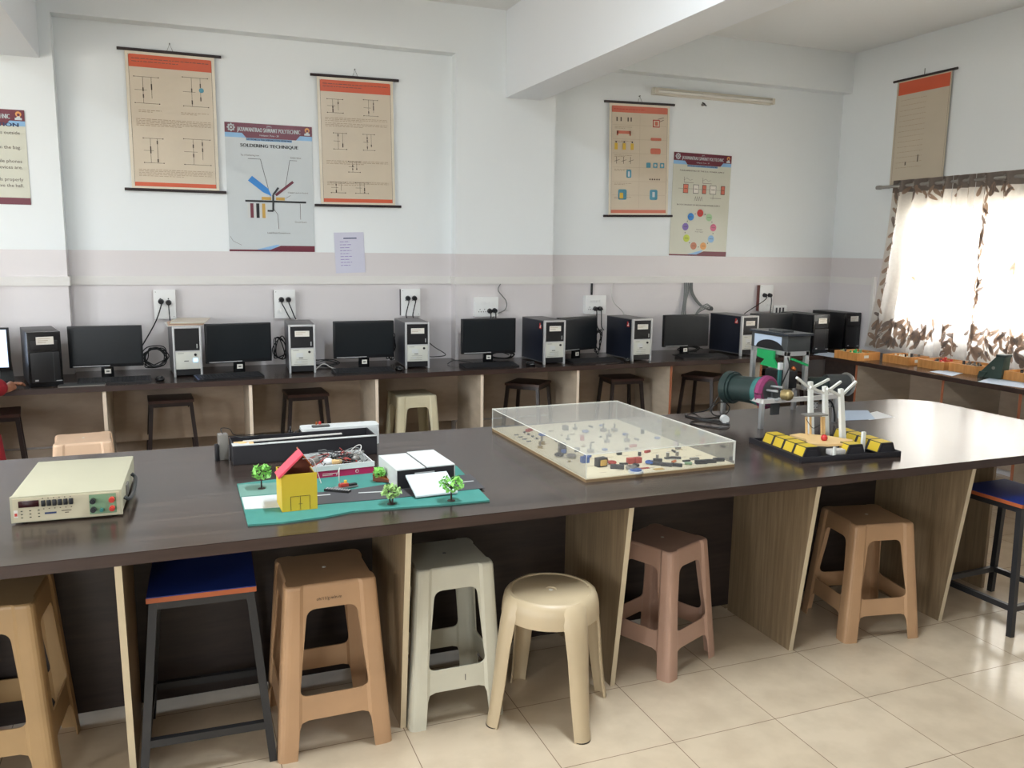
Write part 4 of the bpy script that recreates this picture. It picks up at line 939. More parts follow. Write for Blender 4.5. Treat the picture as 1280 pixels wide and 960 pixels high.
# bench meter
t=thing('bench_multimeter','cream bench multimeter with dark red display, left end of the lab table','meter',(-.545,3.085,TH),R(-2))
MB().box(0,.335,.012,.50,.012,.092,'cbeige',bev=.004).build('case',t)
MB().prism([(0,.006),(.335,.006),(.335,.094),(0,.094)],0,.014,'cbeige',axis='y').build('front_frame',t)
fp=MB().box(.008,.327,-.003,.002,.010,.088,'cfront').build('front_panel',t)
MB().box(.025,.085,-.006,-.002,.058,.080,'display',bev=.001).build('display',fp)
for i in range(6): MB().box(.092+.0165*i,.104+.0165*i,-.010,-.002,.058,.078,'black',bev=.0015).build('push_button',fp)
p=MB(); Y0=-.0032
for i in range(3):
    for j in range(3): p.rect(.03+.025*i,.036+.025*i,.022+.011*j,.025+.011*j,'blackink',y=Y0)
for i in range(6): p.rect(.095+.0165*i,.098+.0165*i,.082,.086,'ink',y=Y0).rect(.096+.0165*i,.100+.0165*i,.047,.050,'ink',y=Y0)
p.rect(.1,.135,.030,.036,'navyink',y=Y0).rect(.15,.18,.036,.039,'ink',y=Y0).rect(.16,.172,.029,.032,'ink',y=Y0)
p.rect(.01,.022,.025,.05,'label',y=Y0).rect(.012,.02,.03,.04,'redp',2,y=Y0); p.build('panel_printing',fp)
MB().rect(.235,.318,.016,.084,'greenp',y=-.0035).build('input_area',fp)
for x,m in((.247,'black'),(.305,'redp')):
    for z in(.034,.064): MB().cyl((x,-.004,z),(x,-.022,z),.009,m,14).cyl((x,-.022,z),(x,-.026,z),.005,m,10).build('terminal',fp)
MB().cyl((.272,-.004,.03),(.272,-.016,.03),.006,'green',12).build('ground_terminal',fp)
h=MB().tube(smooth_curve([(.336,.06,.05),(.352,.07,.04),(.355,.2,.03),(.352,.33,.045),(.338,.34,.06)]),.007,'darkgrey',8); h.build('carry_handle',t)
MB().box(.335,.341,.14,.20,.03,.07,'compgrey',bev=.002).build('handle_pivot',t)
for x in(.03,.305):
    for y in(.04,.46): MB().cyl((x,y,0),(x,y,.013),.009,'black',10).build('rubber_foot',t)
# project board
def loc(px,py,z,o): q=at(px,py,z); return (q.x-o[0],q.y-o[1])
BO=(.18,2.82)
t=thing('model_board','green painted project board with grey road and white path under the yellow house model','model',(BO[0],BO[1],TH))
pl=[loc(x,y,TH,BO) for x,y in((310,658),(352,655),(405,648),(440,641),(505,636),(560,632),(612,627),(594,608),(571,584))]+[(.86,.60),(.3,.56),(.0,.52)]
MB().prism(pl,0,.006,'green').build('base_sheet',t)
rd=[loc(x,y,TH+.007,BO) for x,y in((370,633),(430,628),(500,622),(606,610),(588,593),(500,603),(430,614),(370,617))]
MB().prism(rd,.0062,.0085,'road').build('road',t)
p=MB()
def strip(a,b,w):
    (x0,y0),(x1,y1)=a,b; L=math.hypot(x1-x0,y1-y0); nx,ny=-(y1-y0)/L*w,(x1-x0)/L*w
    p.prism([(x0-nx,y0-ny),(x1-nx,y1-ny),(x1+nx,y1+ny),(x0+nx,y0+ny)],.0086,.0094,'foam')
z7=TH+.009
strip(loc(395,619.5,z7,BO),loc(413,618,z7,BO),.004); strip(loc(448,616,z7,BO),loc(478,614.5,z7,BO),.004); strip(loc(578,602.5,z7,BO),loc(592,601,z7,BO),.004); p.build('lane_line',t)
wp=[loc(x,y,TH+.006,BO) for x,y in((306,637),(355,634),(355,618),(302,622))]; MB().prism(wp,.0062,.008,'foam').build('white_path',t)
gp=[loc(x,y,TH+.006,BO) for x,y in((300,621),(350,617),(350,603),(298,606))]; MB().prism(gp,.0062,.007,'greenlite').build('painted_patch',t)
# yellow house
t=thing('model_house','small yellow card house with tilted red roof and drawn double doors','model house',(.303,2.915,TH+.0065),R(2))
m=MB(); hw,hd,hh=.122,.125,.132
m.box(0,hw,0,.003,0,hh,'yellow').box(0,hw,hd-.003,hd,0,hh,'yellow').box(0,.003,.003,hd-.003,0,hh,'yellow').box(hw-.003,hw,.003,hd-.003,0,hh-.01,'yellow'); m.build('wall',t)
m=MB().box(.0035,hw-.0035,.0035,.0045,.02,hh-.001,'cardin').box(.0035,hw-.0035,hd-.0045,hd-.0035,0,hh-.001,'cardin').box(.0035,.0045,.005,hd-.005,0,hh-.002,'cardin').box(hw-.0045,hw-.0035,.005,hd-.005,0,hh-.012,'cardin').box(.005,hw-.005,.005,hd-.005,0,.003,'cardin'); m.build('inner_card',t)
sl=MB().prism([(-.012,hh-.006),(.072,hh+.072),(.077,hh+.068),(-.008,hh-.012)],-.006,hd*.35+.03,'pinkcard',axis='y'); sl.build('roof_panel',t)
MB().prism([(.0,hh-.002),(.068,hh+.064),(.10,hh+.032),(.122,hh+.0)],hd-.035,hd-.032,'cardin',axis='y').build('gable_card',t)
MB().prism([(.075,hh+.07),(.124,hh+.0),(.121,hh-.003),(.072,hh+.066)],hd-.045,hd-.01,'copper',axis='y').build('roof_strip',t)
p=MB().line([(.030,.003),(.030,.052),(.096,.052),(.096,.003)],.0016,'blackink',1).line([(.063,.003),(.063,.052)],.0014,'blackink',1).line([(.056,.024),(.070,.024)],.0014,'blackink',1); p.build('drawn_door',t)
MB().tube(smooth_curve([(.09,.09,hh+.03),(.12,.06,hh+.03),(.135,.05,hh-.02),(.142,.03,hh-.05)]),.0016,'whitecable',5).build('loose_wire',t)
# model trees
def tree(label,px,py,h,kind,rx=.032,trunks=1,seed=1):
    q=at(px,py,TH+.006); t=thing('model_tree',label,'model tree',(q.x,q.y,TH+.0065),0); rnd=random.Random(seed)
    MB().lathe([(0,.003),(.014,.002),(.015,0),(0,0)],'trunkb',14).build('stand',t)
    tr=MB()
    for k in range(trunks):
        a=(k-.5*(trunks-1))*.014; tr.tube([(a*.4,0,.002),(a,0,h*.4),(a*1.7,.001,h*.68)],[.0035,.0028,.002],'trunkb',6)
    for k in range(6): a=k*1.05; tr.tube([(0,0,h*.45),(rx*.6*math.cos(a),rx*.6*math.sin(a),h*.72)],[.002,.001],'trunkb',5)
    tr.build('trunk',t)
    f=MB()
    for k in range(95):
        a=rnd.uniform(0,6.28); e=rnd.uniform(-1,1); r_=rx*(.45+.6*rnd.random()**.5); 
        c=Vector((r_*math.cos(a)*math.sqrt(1-e*e*.8),r_*math.sin(a)*math.sqrt(1-e*e*.8),h*.66+e*h*.27))
        s_=rnd.uniform(.006,.011); Rm=Euler((rnd.uniform(-1,1),rnd.uniform(-1,1),rnd.uniform(0,6))).to_matrix().to_4x4()
        old=f.T; f.T=Matrix.Translation(c)@Rm
        f.add([(-s_*1.3,0,0),(0,-s_*.7,.001),(s_*1.3,0,0),(0,s_*.7,.001),(0,0,.0018),(0,0,-.0018)],[(0,1,4),(1,2,4),(2,3,4),(3,0,4),(1,0,5),(2,1,5),(3,2,5),(0,3,5)],kind); f.T=old
    f.build('foliage',t)
tree('bright green model tree at the left corner of the project board','327' and 327,611,.098,'leafg',.036,1,1)
tree('small pale green model tree with forked trunk near the front edge of the board',489,630,.072,'leafd',.034,2,2)
tree('largest bright green model tree in front of the white model building',564,626,.098,'leafg',.043,1,3)
tree('bright green model tree tipped against the pink box beside the brown card',474,602,.055,'leafg',.022,1,4)
# white model building
t=thing('model_building','white model building with black front and split white roof on the project board','model building',(.745,3.055,TH+.009),R(3))
bw,bd,bh=.232,.245,.072
MB().box(0,bw,0,bd,0,bh,'blackcard').build('black_body',t)
MB().box(-.003,0,-.002,bd,0,bh+.001,'foam').build('side_wall',t); MB().box(bw,bw+.003,-.001,bd,0,bh,'foam').build('side_wall',t)
MB().box(-.003,.112,-.003,bd,bh,bh+.004,'foam',).build('roof_panel',t); MB().box(.119,bw+.003,-.001,bd+.012,bh+.001,bh+.005,'foam').build('roof_panel',t)
o=MB(); o.T=Matrix.Translation((.028,-.018,.005))@Matrix.Rotation(R(0),4,'X'); o.prism([(0,.052),(-.125,0.004),(-.125,-.002),(0,.044)],0,.165,'poster',axis='x'); 
o.T=Matrix.Identity(4); q=o.build('ramp',t)
MB().box(.07,.15,-.004,-.001,.048,.058,'silver').build('sign_strip',t)
t=thing('brown_card','small folded brown card leaning by the road between the pink box and white building','card',(at(466,604,TH).x,at(466,604,TH).y,TH+.009),R(-38))
MB().prism([(0,0),(.085,0),(.085,.006),(0,.026)],0,.012,'cardin',axis='y').build('card',t); MB().prism([(0,.026),(.085,.006),(.085,.008),(0,.029)],-.002,.03,'copper',axis='y').build('folded_flap',t)
# black carton
t=thing('black_carton','long black carton with white rims standing behind the project board','carton',(.185,3.655,TH),R(1.5))
w_,d_,h_=.62,.19,.082; th=.006
MB().box(0,w_,0,th,0,h_,'blackcard').box(0,w_,d_-th,d_,0,h_,'blackcard').box(0,th,th,d_-th,0,h_,'blackcard').box(w_-th,w_,th,d_-th,0,h_,'blackcard').box(0,w_,0,d_,0,.004,'blackcard').build('box_wall',t)
m=MB().prism([(.07,-.002),(w_,-.004),(w_-.03,.010),(.07,.012)],h_,h_+.004,'foam'); m.prism([(0,.0),(.07,.0),(.07,.05),(.0,.05)],h_,h_+.003,'foam'); m.build('white_rim',t)
MB().prism([(.05,.06),(w_-.14,.08),(w_-.14,.10),(.05,.085)],h_,h_+.004,'aluw').prism([(.15,.012),(w_,.014),(w_,.03),(.15,.034)],h_-.002,h_+.001,'compgrey').build('inner_rim',t)
m=MB().box(.01,.09,.02,.08,h_-.01,h_+.002,'stick').ball((.045,.045,h_+.002),.015,'stick',8,(1.4,1,.5)); m.build('cardboard_scrap',t)
t=thing('white_case','long white plastic case with grey clip behind the black carton','case',(.50,3.86,TH),R(0))
MB().prism(rrect(0,.36,0,.10,.02,4),0,.092,'foam').build('body',t); MB().box(-.003,-.0005,.01,.09,.01,.08,'black').build('black_end',t)
MB().box(.05,.13,.02,.05,.092,.100,'darkgrey',bev=.002).box(.056,.124,.024,.046,.1,.102,'compgrey').build('clip',t); MB().cyl((.09,.06,.092),(.09,.06,.112),.006,'red',8).cyl((.075,.065,.092),(.075,.065,.11),.004,'copper',8).build('led_pair',t)
t=thing('grey_sensor_block','small grey block with thin wires at the left end of the black carton','electronic part',(.135,3.76,TH),R(5))
MB().box(0,.04,0,.05,0,.112,'compgrey',bev=.004).build('block',t); MB().tube(smooth_curve([(.02,.02,.112),(.015,.03,.135),(.05,.03,.13),(.075,.03,.10),(.16,.04,.094)]),.0018,'cable',5).tube(smooth_curve([(.035,.02,.10),(.07,.03,.095),(.12,.03,.085),(.2,.06,.088)]),.0018,'cable',5).build('wire',t); MB().box(-.016,0,-.01,.03,0,.07,'black',bev=.004).build('black_plug',t)
t=thing('power_adapter','small pointed black adapter on the rear of the lab table behind the black carton','adapter',(.455,3.90,TH),0)
MB().prism([(-.02,0),(.02,0),(.008,.075),(-.006,.075)],0,.035,'black',axis='y').cyl((0,.017,.074),(0,.017,.098),.004,'black',8).build('body',t); MB().tube(smooth_curve([(.01,.02,.06),(.04,.03,.075),(.08,.02,.06),(.2 if 0 else .10,.0,.055)]),.002,'cable',5).tube(smooth_curve([(-.01,.02,.05),(-.05,.02,.03),(-.08,.03,.06)]),.002,'cable',5).build('wire',t)
# magenta box full of wires
t=thing('wire_tray','open magenta and white box heaped with wires, on the project board','tray',(.455,3.315,TH+.0062),R(3))
w_,d_,h_=.262,.235,.045
m=MB().box(0,w_,0,.004,0,h_*.62,'magenta').box(0,w_,d_-.004,d_,0,h_,'foam').box(0,.004,.004,d_-.004,0,h_,'foam').box(w_-.004,w_,.004,d_-.004,0,h_,'foam').box(.004,w_-.004,.004,d_-.004,0,.004,'foam'); m.build('tray_wall',t)
MB().box(-.001,w_+.001,-.003,.004,h_*.62,h_+.004,'foam').build('front_rim',t)
p=MB().rect(.05,.11,.014,.016,'label',y=-.0005).rect(.05,.09,.008,.010,'label',y=-.0005).disc(.19,.015,.007,'label',y=-.0005).disc(.19,.015,.005,'magenta',3,y=-.0005); p.build('printing',t)
rnd=random.Random(11)
for k in range(34):
    mm=['cable','cable','greycable','cable','cable','redwire','compgrey'][k%7]; pts=[]; x,y=rnd.uniform(.02,.24),rnd.uniform(.03,.2)
    for j in range(5): pts.append((min(max(x+rnd.uniform(-.06,.06),.01),.25),min(max(y+rnd.uniform(-.06,.06),.012),.22),rnd.uniform(.015,.066)))
    MB().tube(smooth_curve(pts,5),rnd.uniform(.0013,.0028),mm,5).build('wire',t)
m=MB().ball((.09,.07,.045),.022,'foam',10,(1,1.1,.8)); m.build('motor',t); MB().box(.10,.14,.04,.065,.04,.056,'stick',bev=.003).build('wooden_block',t); MB().ball((.165,.07,.045),.017,'redwire',8,(1.1,1,.8)).build('red_coil',t); MB().ball((.20,.09,.045),.022,'compgrey',10,(1.2,1,.8)).build('grey_motor',t); MB().cyl((.03,.12,.04),(.06,.12,.05),.02,'compgrey',10).build('silver_can',t)
m=MB().tube(smooth_curve([(.21,.2,.05),(.24,.19,.075),(.25,.16,.078),(.235,.14,.05)]),.002,'whitecable',5); m.build('wire_loop',t)
t=thing('circuit_module','little circuit module with red and orange parts and wires on the grey road','electronic part',(at(432,612,TH).x,at(432,612,TH).y,TH+.009),R(15))
MB().prism(rrect(-.045,.05,-.015,.02,.008,3),0,.004,'greycable').build('base_plate',t); MB().box(-.025,.01,-.01,.012,.004,.018,'redwire',bev=.003).build('relay',t); MB().cyl((.0,.0,.018),(.0,.0,.028),.006,'yel',8).build('gold_pin',t); MB().box(.015,.045,-.008,.008,.004,.011,'black').build('black_chip',t)
MB().tube(smooth_curve([(-.02,0,.015),(-.035,-.02,.04),(-.03,-.01,.075),(-.01,.03,.07),(0,.08,.03)]),.0016,'whitecable',5).build('wire',t)
t=thing('breadboard_strip','small dark pin strip lying across the road right of the yellow house','electronic part',(at(422,617,TH).x,at(422,617,TH).y,TH+.009),R(-35))
MB().box(-.05,.05,-.012,.012,0,.008,'black').build('strip',t); m=MB(); [m.box(-.045+.01*i,-.041+.01*i,-.009,.009,.008,.010,'silver') for i in range(10)]; m.build('pins',t)
# display case with components
t=thing('display_case','wide clear acrylic display case of electronic components on a cream board','display case',(1.485,2.93,TH),R(1.2))
W_,D_=.725,1.03; hc=.112
MB().box(0,W_,0,D_,0,.012,'boardedge').box(.001,W_-.001,.001,D_-.001,.012,.0145,'board').build('base_board',t)
for nm,b_ in(('front',(0,W_,0,.003)),('back',(0,W_,D_-.003,D_)),('left',(0,.003,.003,D_-.003)),('right',(W_-.003,W_,.003,D_-.003))): MB().box(*b_,.015,hc,'acr').build('cover_side',t)
MB().box(0,W_,0,D_,hc,hc+.003,'acrtop').build('cover_top',t)
m=MB(); k=.0022
for x in(-.0005,W_-k): 
    for y in(0,D_-k): m.box(x,x+k,y,y+k,.015,hc,'acredge')
for y in(-.0006,D_-k): m.box(0,W_,y,y+k,hc+.0005,hc+.0035,'acredge')
for x in(-.0006,W_-k): m.box(x,x+k,0,D_,hc+.0005,hc+.0035,'acredge')
m.box(W_-.012,W_-.002,-.0008,.0,.03,hc,'acredge'); m.build('cover_edge',t)
z0=.0147
def comp(kind,x,y,mm,s=1,a=0):
    m=MB()
    if kind=='resistor': m.cyl((-.012*s,0,.006*s),(.012*s,0,.006*s),.005*s,mm,8).tube([(-.03*s,0,.002),(-.02*s,0,.006*s),(.02*s,0,.006*s),(.03*s,0,.002)],.0009,'silver',4)
    elif kind=='capacitor': m.cyl((0,0,0),(0,0,.022*s),.009*s,mm,12).cyl((0,0,.022*s),(0,0,.0225*s),.007*s,'silver',12)
    elif kind=='transformer': m.box(-.022*s,.022*s,-.014*s,.014*s,0,.035*s,'compdark',bev=.002).box(-.014*s,.014*s,-.021*s,.021*s,.006*s,.028*s,mm,bev=.003)
    elif kind=='potentiometer': m.cyl((0,0,0),(0,0,.012*s),.014*s,mm,14).cyl((0,0,.012*s),(0,0,.034*s),.004*s,'compgrey',8).box(-.004*s,.004*s,-.022*s,-.012*s,0,.003,'brass')
    elif kind=='relay': m.box(-.014*s,.014*s,-.011*s,.011*s,0,.022*s,mm,bev=.0015)
    elif kind=='chip': m.box(-.016*s,.016*s,-.006*s,.006*s,.002,.007*s,mm); [m.box(-.014*s+.007*s*i,-.011*s+.007*s*i,-.009*s,.009*s,0,.003,'silver') for i in range(4)]
    elif kind=='coil': m.tube([(.012*s*math.cos(q*.7),.012*s*math.sin(q*.7),.008*s) for q in range(10)],.005*s,mm,6)
    elif kind=='connector': m.box(-.022*s,.022*s,-.008*s,.008*s,0,.014*s,mm,bev=.002)
    elif kind=='transistor': m.cyl((0,0,0),(0,0,.008*s),.007*s,mm,10).box(-.012*s,.012*s,-.004*s,.004*s,0,.0025,'silver')
    return m.build(kind,t,(x,y,z0),(0,0,R(a)))
rnd=random.Random(5)
kinds=['resistor','capacitor','potentiometer','relay','chip','coil','connector','transistor','transformer']
cm=['compdark','compdark','compgrey','darkgrey','brass','comp_blue','redwire','compdark','compgrey']
# left column, seen through the front-left side
comp('potentiometer',.09,.62,'brass',1.1,20); comp('potentiometer',.05,.55,'brass',.9); comp('transformer',.10,.42,'comp_blue',.8); comp('transformer',.155,.16,'gold',1.1,10); comp('coil',.06,.37,'compdark',1.3); comp('coil',.10,.33,'compgrey',1.4); comp('relay',.12,.24,'comp_blue',1.2); comp('transistor',.06,.27,'brass'); comp('coil',.19,.21,'copper',1.6)
for i in range(4): comp('chip',.05,.68+.05*i,'compdark',.7)
for i in range(4): comp('transistor',.11,.72+.05*i,'compdark',.9)
# front rows
for x,y,k_,m_,s_,a_ in((.20,.10,'connector','compdark',1.3,-35),(.245,.06,'coil','compgrey',1.5,0),(.26,.15,'chip','compdark',1.1,-20),(.215,.17,'coil','redwire',1.2,0),(.30,.16,'relay','redwire',1.1,0),(.335,.16,'relay','redwire',1.1,0),(.29,.10,'coil','compdark',1,0),(.37,.12,'coil','comp_blue',1.2,0),(.39,.10,'connector','compdark',1.1,-40),(.42,.065,'connector','compdark',1.1,-40),(.46,.045,'connector','compdark',1.0,-40),(.43,.15,'connector','compdark',.9,-30),(.50,.17,'chip','darkgrey',1.2,0),(.53,.16,'chip','compdark',1.4,-30),(.545,.10,'chip','compdark',1.1,0),(.585,.05,'connector','compdark',1.2,-10),(.635,.05,'connector','compdark',1.1,-15),(.685,.06,'connector','compdark',1.1,-15),(.48,.10,'resistor','copper',1.2,30),(.52,.05,'resistor','greenp',1.3,-30),(.60,.12,'chip','compgrey',1.3,0),(.46,.2,'capacitor','compgrey',.7,0),(.52,.21,'capacitor','compgrey',.8,0),(.57,.21,'capacitor','compgrey',.8,0)): comp(k_,x,y,m_,s_,a_)
m=MB().box(.26,.335,.058,.075,z0,z0+.002,'redwire').box(.34,.385,.025,.045,z0,z0+.002,'gold'); m.build('coloured_strip',t)
m=MB().cyl((.245,.025,z0),(.245,.025,z0+.008),.032,'foam',20).cyl((.245,.025,z0+.008),(.245,.025,z0+.013),.024,'comp_blue',20); m.build('dial',t)
for r_ in range(6):
    for c in range(7):
        if rnd.random()<.12: continue
        i=rnd.randrange(len(kinds)-1); comp(kinds[i],.16+.082*c+rnd.uniform(-.02,.02),.29+.118*r_+rnd.uniform(-.025,.025),cm[i],rnd.uniform(.7,1.25),rnd.uniform(-90,90))
lb=MB()
for r_ in range(8):
    for c in range(8): x=.1+.078*c; y=.10+.11*r_; lb.box(x,x+.03,y-.035,y-.031,z0-.0001,z0+.0004,'faintink')
lb.build('caption_labels',t)
# gate model on a black tray
GO=(2.53,2.905); gr=R(-5.5)
t=thing('gate_model','black tray model with yellow striped blocks, white Y-shaped poles and wooden stick tower','model',(GO[0],GO[1],TH),gr)
gw,gd=.53,.42
m=MB().box(0,gw,0,gd,0,.006,'blackcard').box(0,gw,-.004,.004,.0,.026,'blackcard',bev=.002).box(0,gw,gd-.004,gd,0,.02,'blackcard').box(-.002,.006,.004,gd-.004,0,.026,'blackcard').box(gw-.006,gw+.002,.004,gd-.004,0,.026,'blackcard'); m.build('tray_base',t)
def hump(x,y0,n,L=.083,w_=.095):
    u=MB().prism([(x,.02),(x+w_,.02),(x+w_-.016,.066),(x+.018,.066)],y0,y0+n*L,'blackcard',axis='y'); u.build('striped_block',t)
    for i in range(n):
        a,b_=y0+i*L+.008,y0+(i+1)*L-.008; y=MB()
        y.add([(x+.0185,a,.0668),(x+w_-.018,a,.0668),(x+w_-.018,b_,.0668),(x+.0185,b_,.0668)],[(0,1,2,3)],'yellow')
        y.add([(x-.0005+.002,a,.024),(x+.0165,a,.063),(x+.0165,b_,.063),(x-.0005+.002,b_,.024)],[(3,2,1,0)],'yellow')
        y.box(x+.0185,x+w_-.018,a,b_,.0662,.0669,'yellow'); y.build('yellow_sticker',t)
    MB().prism([(x+.018,.022),(x+w_-.018,.022),(x+w_-.026,.052),(x+.028,.052)],y0-.002,y0-.0002,'compdark',axis='y').build('tunnel_mouth',t)
hump(.02,.012,4); hump(gw-.115,.012,4); hump(.245,.012,1,.07,.10)
MB().box(.17,.25,.02,.06,.02,.045,'aluw',bev=.006).build('foil_bundle',t)
MB().prism([(.10,.10),(.18,.06),(.30,.06),(.36,.12),(.30,.22),(.20,.30),(.13,.28),(.15,.18)],.052,.062,'stick').build('wooden_platform',t)
MB().ball((.215,.135,.075),.016,'red',10).build('red_bulb',t)
Tg=(Matrix.Translation((GO[0],GO[1],TH))@Matrix.Rotation(gr,4,'Z')).inverted()
def gl(p): return tuple(Tg@Vector(p))
poles=[((1014,545),(1013,477),(996,472),(1036,474)),((1033,549),(1031,483),(1013,484),(1051,477)),((1054,556),(1051,486),(1034,486),(1070,477))]
for bp,tp,la,ra in poles:
    b0=at(*bp,TH+.02); y=b0.y; top=atY(*tp,y); jn=atY(tp[0],tp[1]+9,y)
    q=MB().bar(gl((b0.x,y,TH+.006)),gl((top.x,y,top.z)),.026,.02,'whiteplastic',w1=.019,h1=.019).build('white_pole',t)
    for e_,dy in((la,-.02),(ra,.02)):
        en=atY(*e_,y+dy); MB().bar(gl((jn.x,y,jn.z)),gl((en.x,y+dy,en.z)),.011,.011,'whiteplastic').build('pole_arm',q)
for px_,k in((1008,0),(1013,0),(1027,1),(1030,1)):
    q=at(px_,546,TH+.05); tp=atY(px_,521,q.y); MB().bar(gl((q.x,q.y,TH+.06)),gl((tp.x,q.y,tp.z)),.008,.008,'stick').build('wooden_post',t)
q=at(1018,546,TH+.05); tp=atY(1018,519,q.y); z_=gl((tp.x,q.y,tp.z)); MB().box(z_[0]-.052,z_[0]+.055,z_[1]-.03,z_[1]+.03,z_[2],z_[2]+.006,'compgrey').build('top_plate',t)
MB().tube(smooth_curve([gl(atY(1008,524,q.y)),gl(atY(1016,535,q.y)),gl(atY(1027,531,q.y)),gl(atY(1025,543,q.y))]),.0016,'cable',5).build('wire',t)
m=MB().box(.40,.415,.10,.115,.006,.10,'whiteplastic').box(.18,.19,.012,.022,.006,.06,'whiteplastic'); m.build('short_white_post',t)
m=MB().box(.30,.40,.05,.056,.0062,.007,'foam').box(.20,.28,.028,.033,.0062,.007,'foam'); m.build('lane_line',t)
# aluminium machine
MO=(2.83,3.57)
t=thing('profile_machine','bench machine of aluminium profiles with dark green drum, purple ring and small roofed tower','machine',(MO[0],MO[1],TH))
zf=.135
m=MB()
LG=[(0,0),(.50,.01),(.53,.38),(.06,.42)]
for x,y in LG: MB().box(x-.011,x+.011,y-.011,y+.011,0,zf,'alu',bev=.002).build('leg',t)
for a,b_ in((0,1),(1,2),(2,3),(3,0)):
    MB().bar((*LG[a],zf+.01),(*LG[b_],zf+.01),.022,.022,'aluw').build('frame_rail',t)
m=MB(); 
for x in(.34,.44): m.box(x-.018,x+.018,-.014,-.010,.09,.125,'alu'); [m.disc(x+dx,.1075+dz,.004,'black',y=-.0135) for dx in(-.01,.01) for dz in(-.01,.01)]
m.build('bracket_plate',t)
# drum
dz=atY(914,484,3.86); ez_=atY(957,490,3.64); o=Vector((MO[0],MO[1],TH)); a=dz-o; b_=ez_-o; ax=(b_-a).normalized()
MB().cyl(a-ax*.02,a+ax*.02,.090,'drum',32).cyl(a+ax*.02,a+ax*.035,.082,'drum',32).build('drum_flange',t)
MB().cyl(a+ax*.035,b_-ax*.03,.070,'drum',32,r1=.074).build('drum',t)
for k in range(8):
    pass
MB().cyl(b_-ax*.045,b_-ax*.015,.078,'tealp',32).build('teal_collar',t)
perp=ax.cross(Vector((0,0,1))).normalized(); up_=perp.cross(ax)
tor=MB().tube([b_+ax*.005+(perp*math.cos(q)+up_*math.sin(q))*.066 for q in[2*math.pi*i/28 for i in range(29)]],.025,'purple',8,cap=False); tor.build('purple_ring',t)
MB().cyl(b_+ax*.01,b_+ax*.028,.074,'darkgrey',28).box(b_.x+.0,b_.x+.05,b_.y-.06,b_.y-.045,b_.z-.115,b_.z+.02,'darkgrey').build('grey_plate',t)
m=MB()
for q in(.5,1.7,2.9,4.1,5.3): c=b_+(perp*math.cos(q)+up_*math.sin(q))*.035; m.cyl(c+ax*.03,c+ax*.10,.006,'alu',8)
m.build('spindle_pins',t)
c=b_+ax*.13; m=MB().cyl(c-ax*.02,c+ax*.02,.028,'brass',16).ball(c+ax*.01,.03,'brass',10); m.build('brass_gear',t)
MB().bar((a.x,a.y,zf),(a.x,a.y,a.z-.07),.02,.02,'alu').bar((b_.x,b_.y,zf),(b_.x,b_.y,b_.z-.07),.02,.02,'alu').build('drum_support',t)
# tower on the frame
fl=atY(984,440,3.77)-o; fr=atY(1012,438,3.77)-o; zb_=fl.z; bd=.31
for x,y in((fl.x+.012,fl.y+.012),(fr.x-.012,fl.y+.012),(fr.x-.012,fl.y+bd),(fl.x+.012,fl.y+bd)): MB().box(x-.012,x+.012,y-.012,y+.012,zf+.02,zb_,'alu',bev=.002).build('tower_post',t)
MB().box(fl.x,fr.x,fl.y,fl.y+.022,zb_-.024,zb_,'alu').box(fl.x,fl.x+.022,fl.y+.022,fl.y+bd,zb_-.024,zb_,'alu').build('tower_rail',t)
MB().box(fl.x,fr.x,fl.y,fl.y+bd+.01,zb_,zb_+.085,'darkgrey',bev=.003).build('housing',t)
m=MB(); m.T=Matrix.Translation((fl.x-.0005,fl.y+bd,0))@Matrix.Rotation(R(-90),4,'Z')
m.rect(.02,.26,zb_+.006,zb_+.078,'bluepaper',y=0).build('pale_panel',t)
p=MB(); p.T=m.T; p.poly([(.04+.24*.5*(1-math.cos(R(i*9))),zb_+.002+.052*math.sin(R(i*9))) for i in range(21)],'black',3,y=0); p.build('black_arch',t)
MB().prism([(fl.x-.015,fl.y-.015),(fr.x+.015,fl.y-.01),(fr.x+.01,fl.y+bd+.02),(fl.x-.01,fl.y+bd+.02)],zb_+.088,zb_+.100,'solar').build('roof_plate',t)
MB().box(fl.x+.04,fl.x+.12,fl.y+.10,fl.y+.22,zb_+.10,zb_+.108,'darkgrey').build('roof_block',t)
gy=fl.y+.16; m=MB(); m.T=Matrix.Translation((fl.x-.012,gy+.08,0))@Matrix.Rotation(R(-90),4,'Z')
m.prism([(0,zb_-.005),(.15,zb_-.005),(.15,zb_-.05),(.19,zb_-.10),(.03,zb_-.095),(.07,zb_-.06),(0,zb_-.05)],-.006,.006,'greenplate',axis='y').build('green_bracket',t)
g3=Vector((fl.x+.03,fl.y-.008,zb_-.04)); m=MB().bar(g3,g3+Vector((.09,-.02,-.035)),.03,.012,'greenplate'); m.build('green_bracket',t)
MB().cyl(g3+Vector((.01,0,-.06)),g3+Vector((0.02,0,-.05)),.014,'copper',10).build('orange_knob',t)
g4=atY(977,458,MO[1]+fl.y-.03)-o; MB().box(g4.x-.012,g4.x+.012,g4.y,g4.y+.02,g4.z-.02,g4.z+.02,'foam',bev=.002).build('white_terminal',t); MB().box(g4.x-.008,g4.x+.008,g4.y+.005,g4.y+.02,zf+.02,g4.z-.02,'tealp').build('green_strip',t)
MB().tube(smooth_curve([g4+Vector((.03,-.01,.05)),g4+Vector((.04,-.015,-.0)),g4+Vector((.01,-.02,-.06)),g4+Vector((0,-.01,-.10))]),.004,'cable',6).build('cord',t)
MB().box(fl.x+.03,fr.x-.03,fl.y+.05,fl.y+.22,zf+.02,zf+.12,'black',bev=.008).build('motor_box',t)
k=atY(1040,480,3.86)-o; MB().cyl(k+Vector((-.05,0,0)),k+Vector((.08,-.03,.0)),.06,'darkgrey',20).cyl(k+Vector((-.16,.03,0)),k+Vector((-.05,0,0)),.045,'drum',20).build('rear_drum',t)
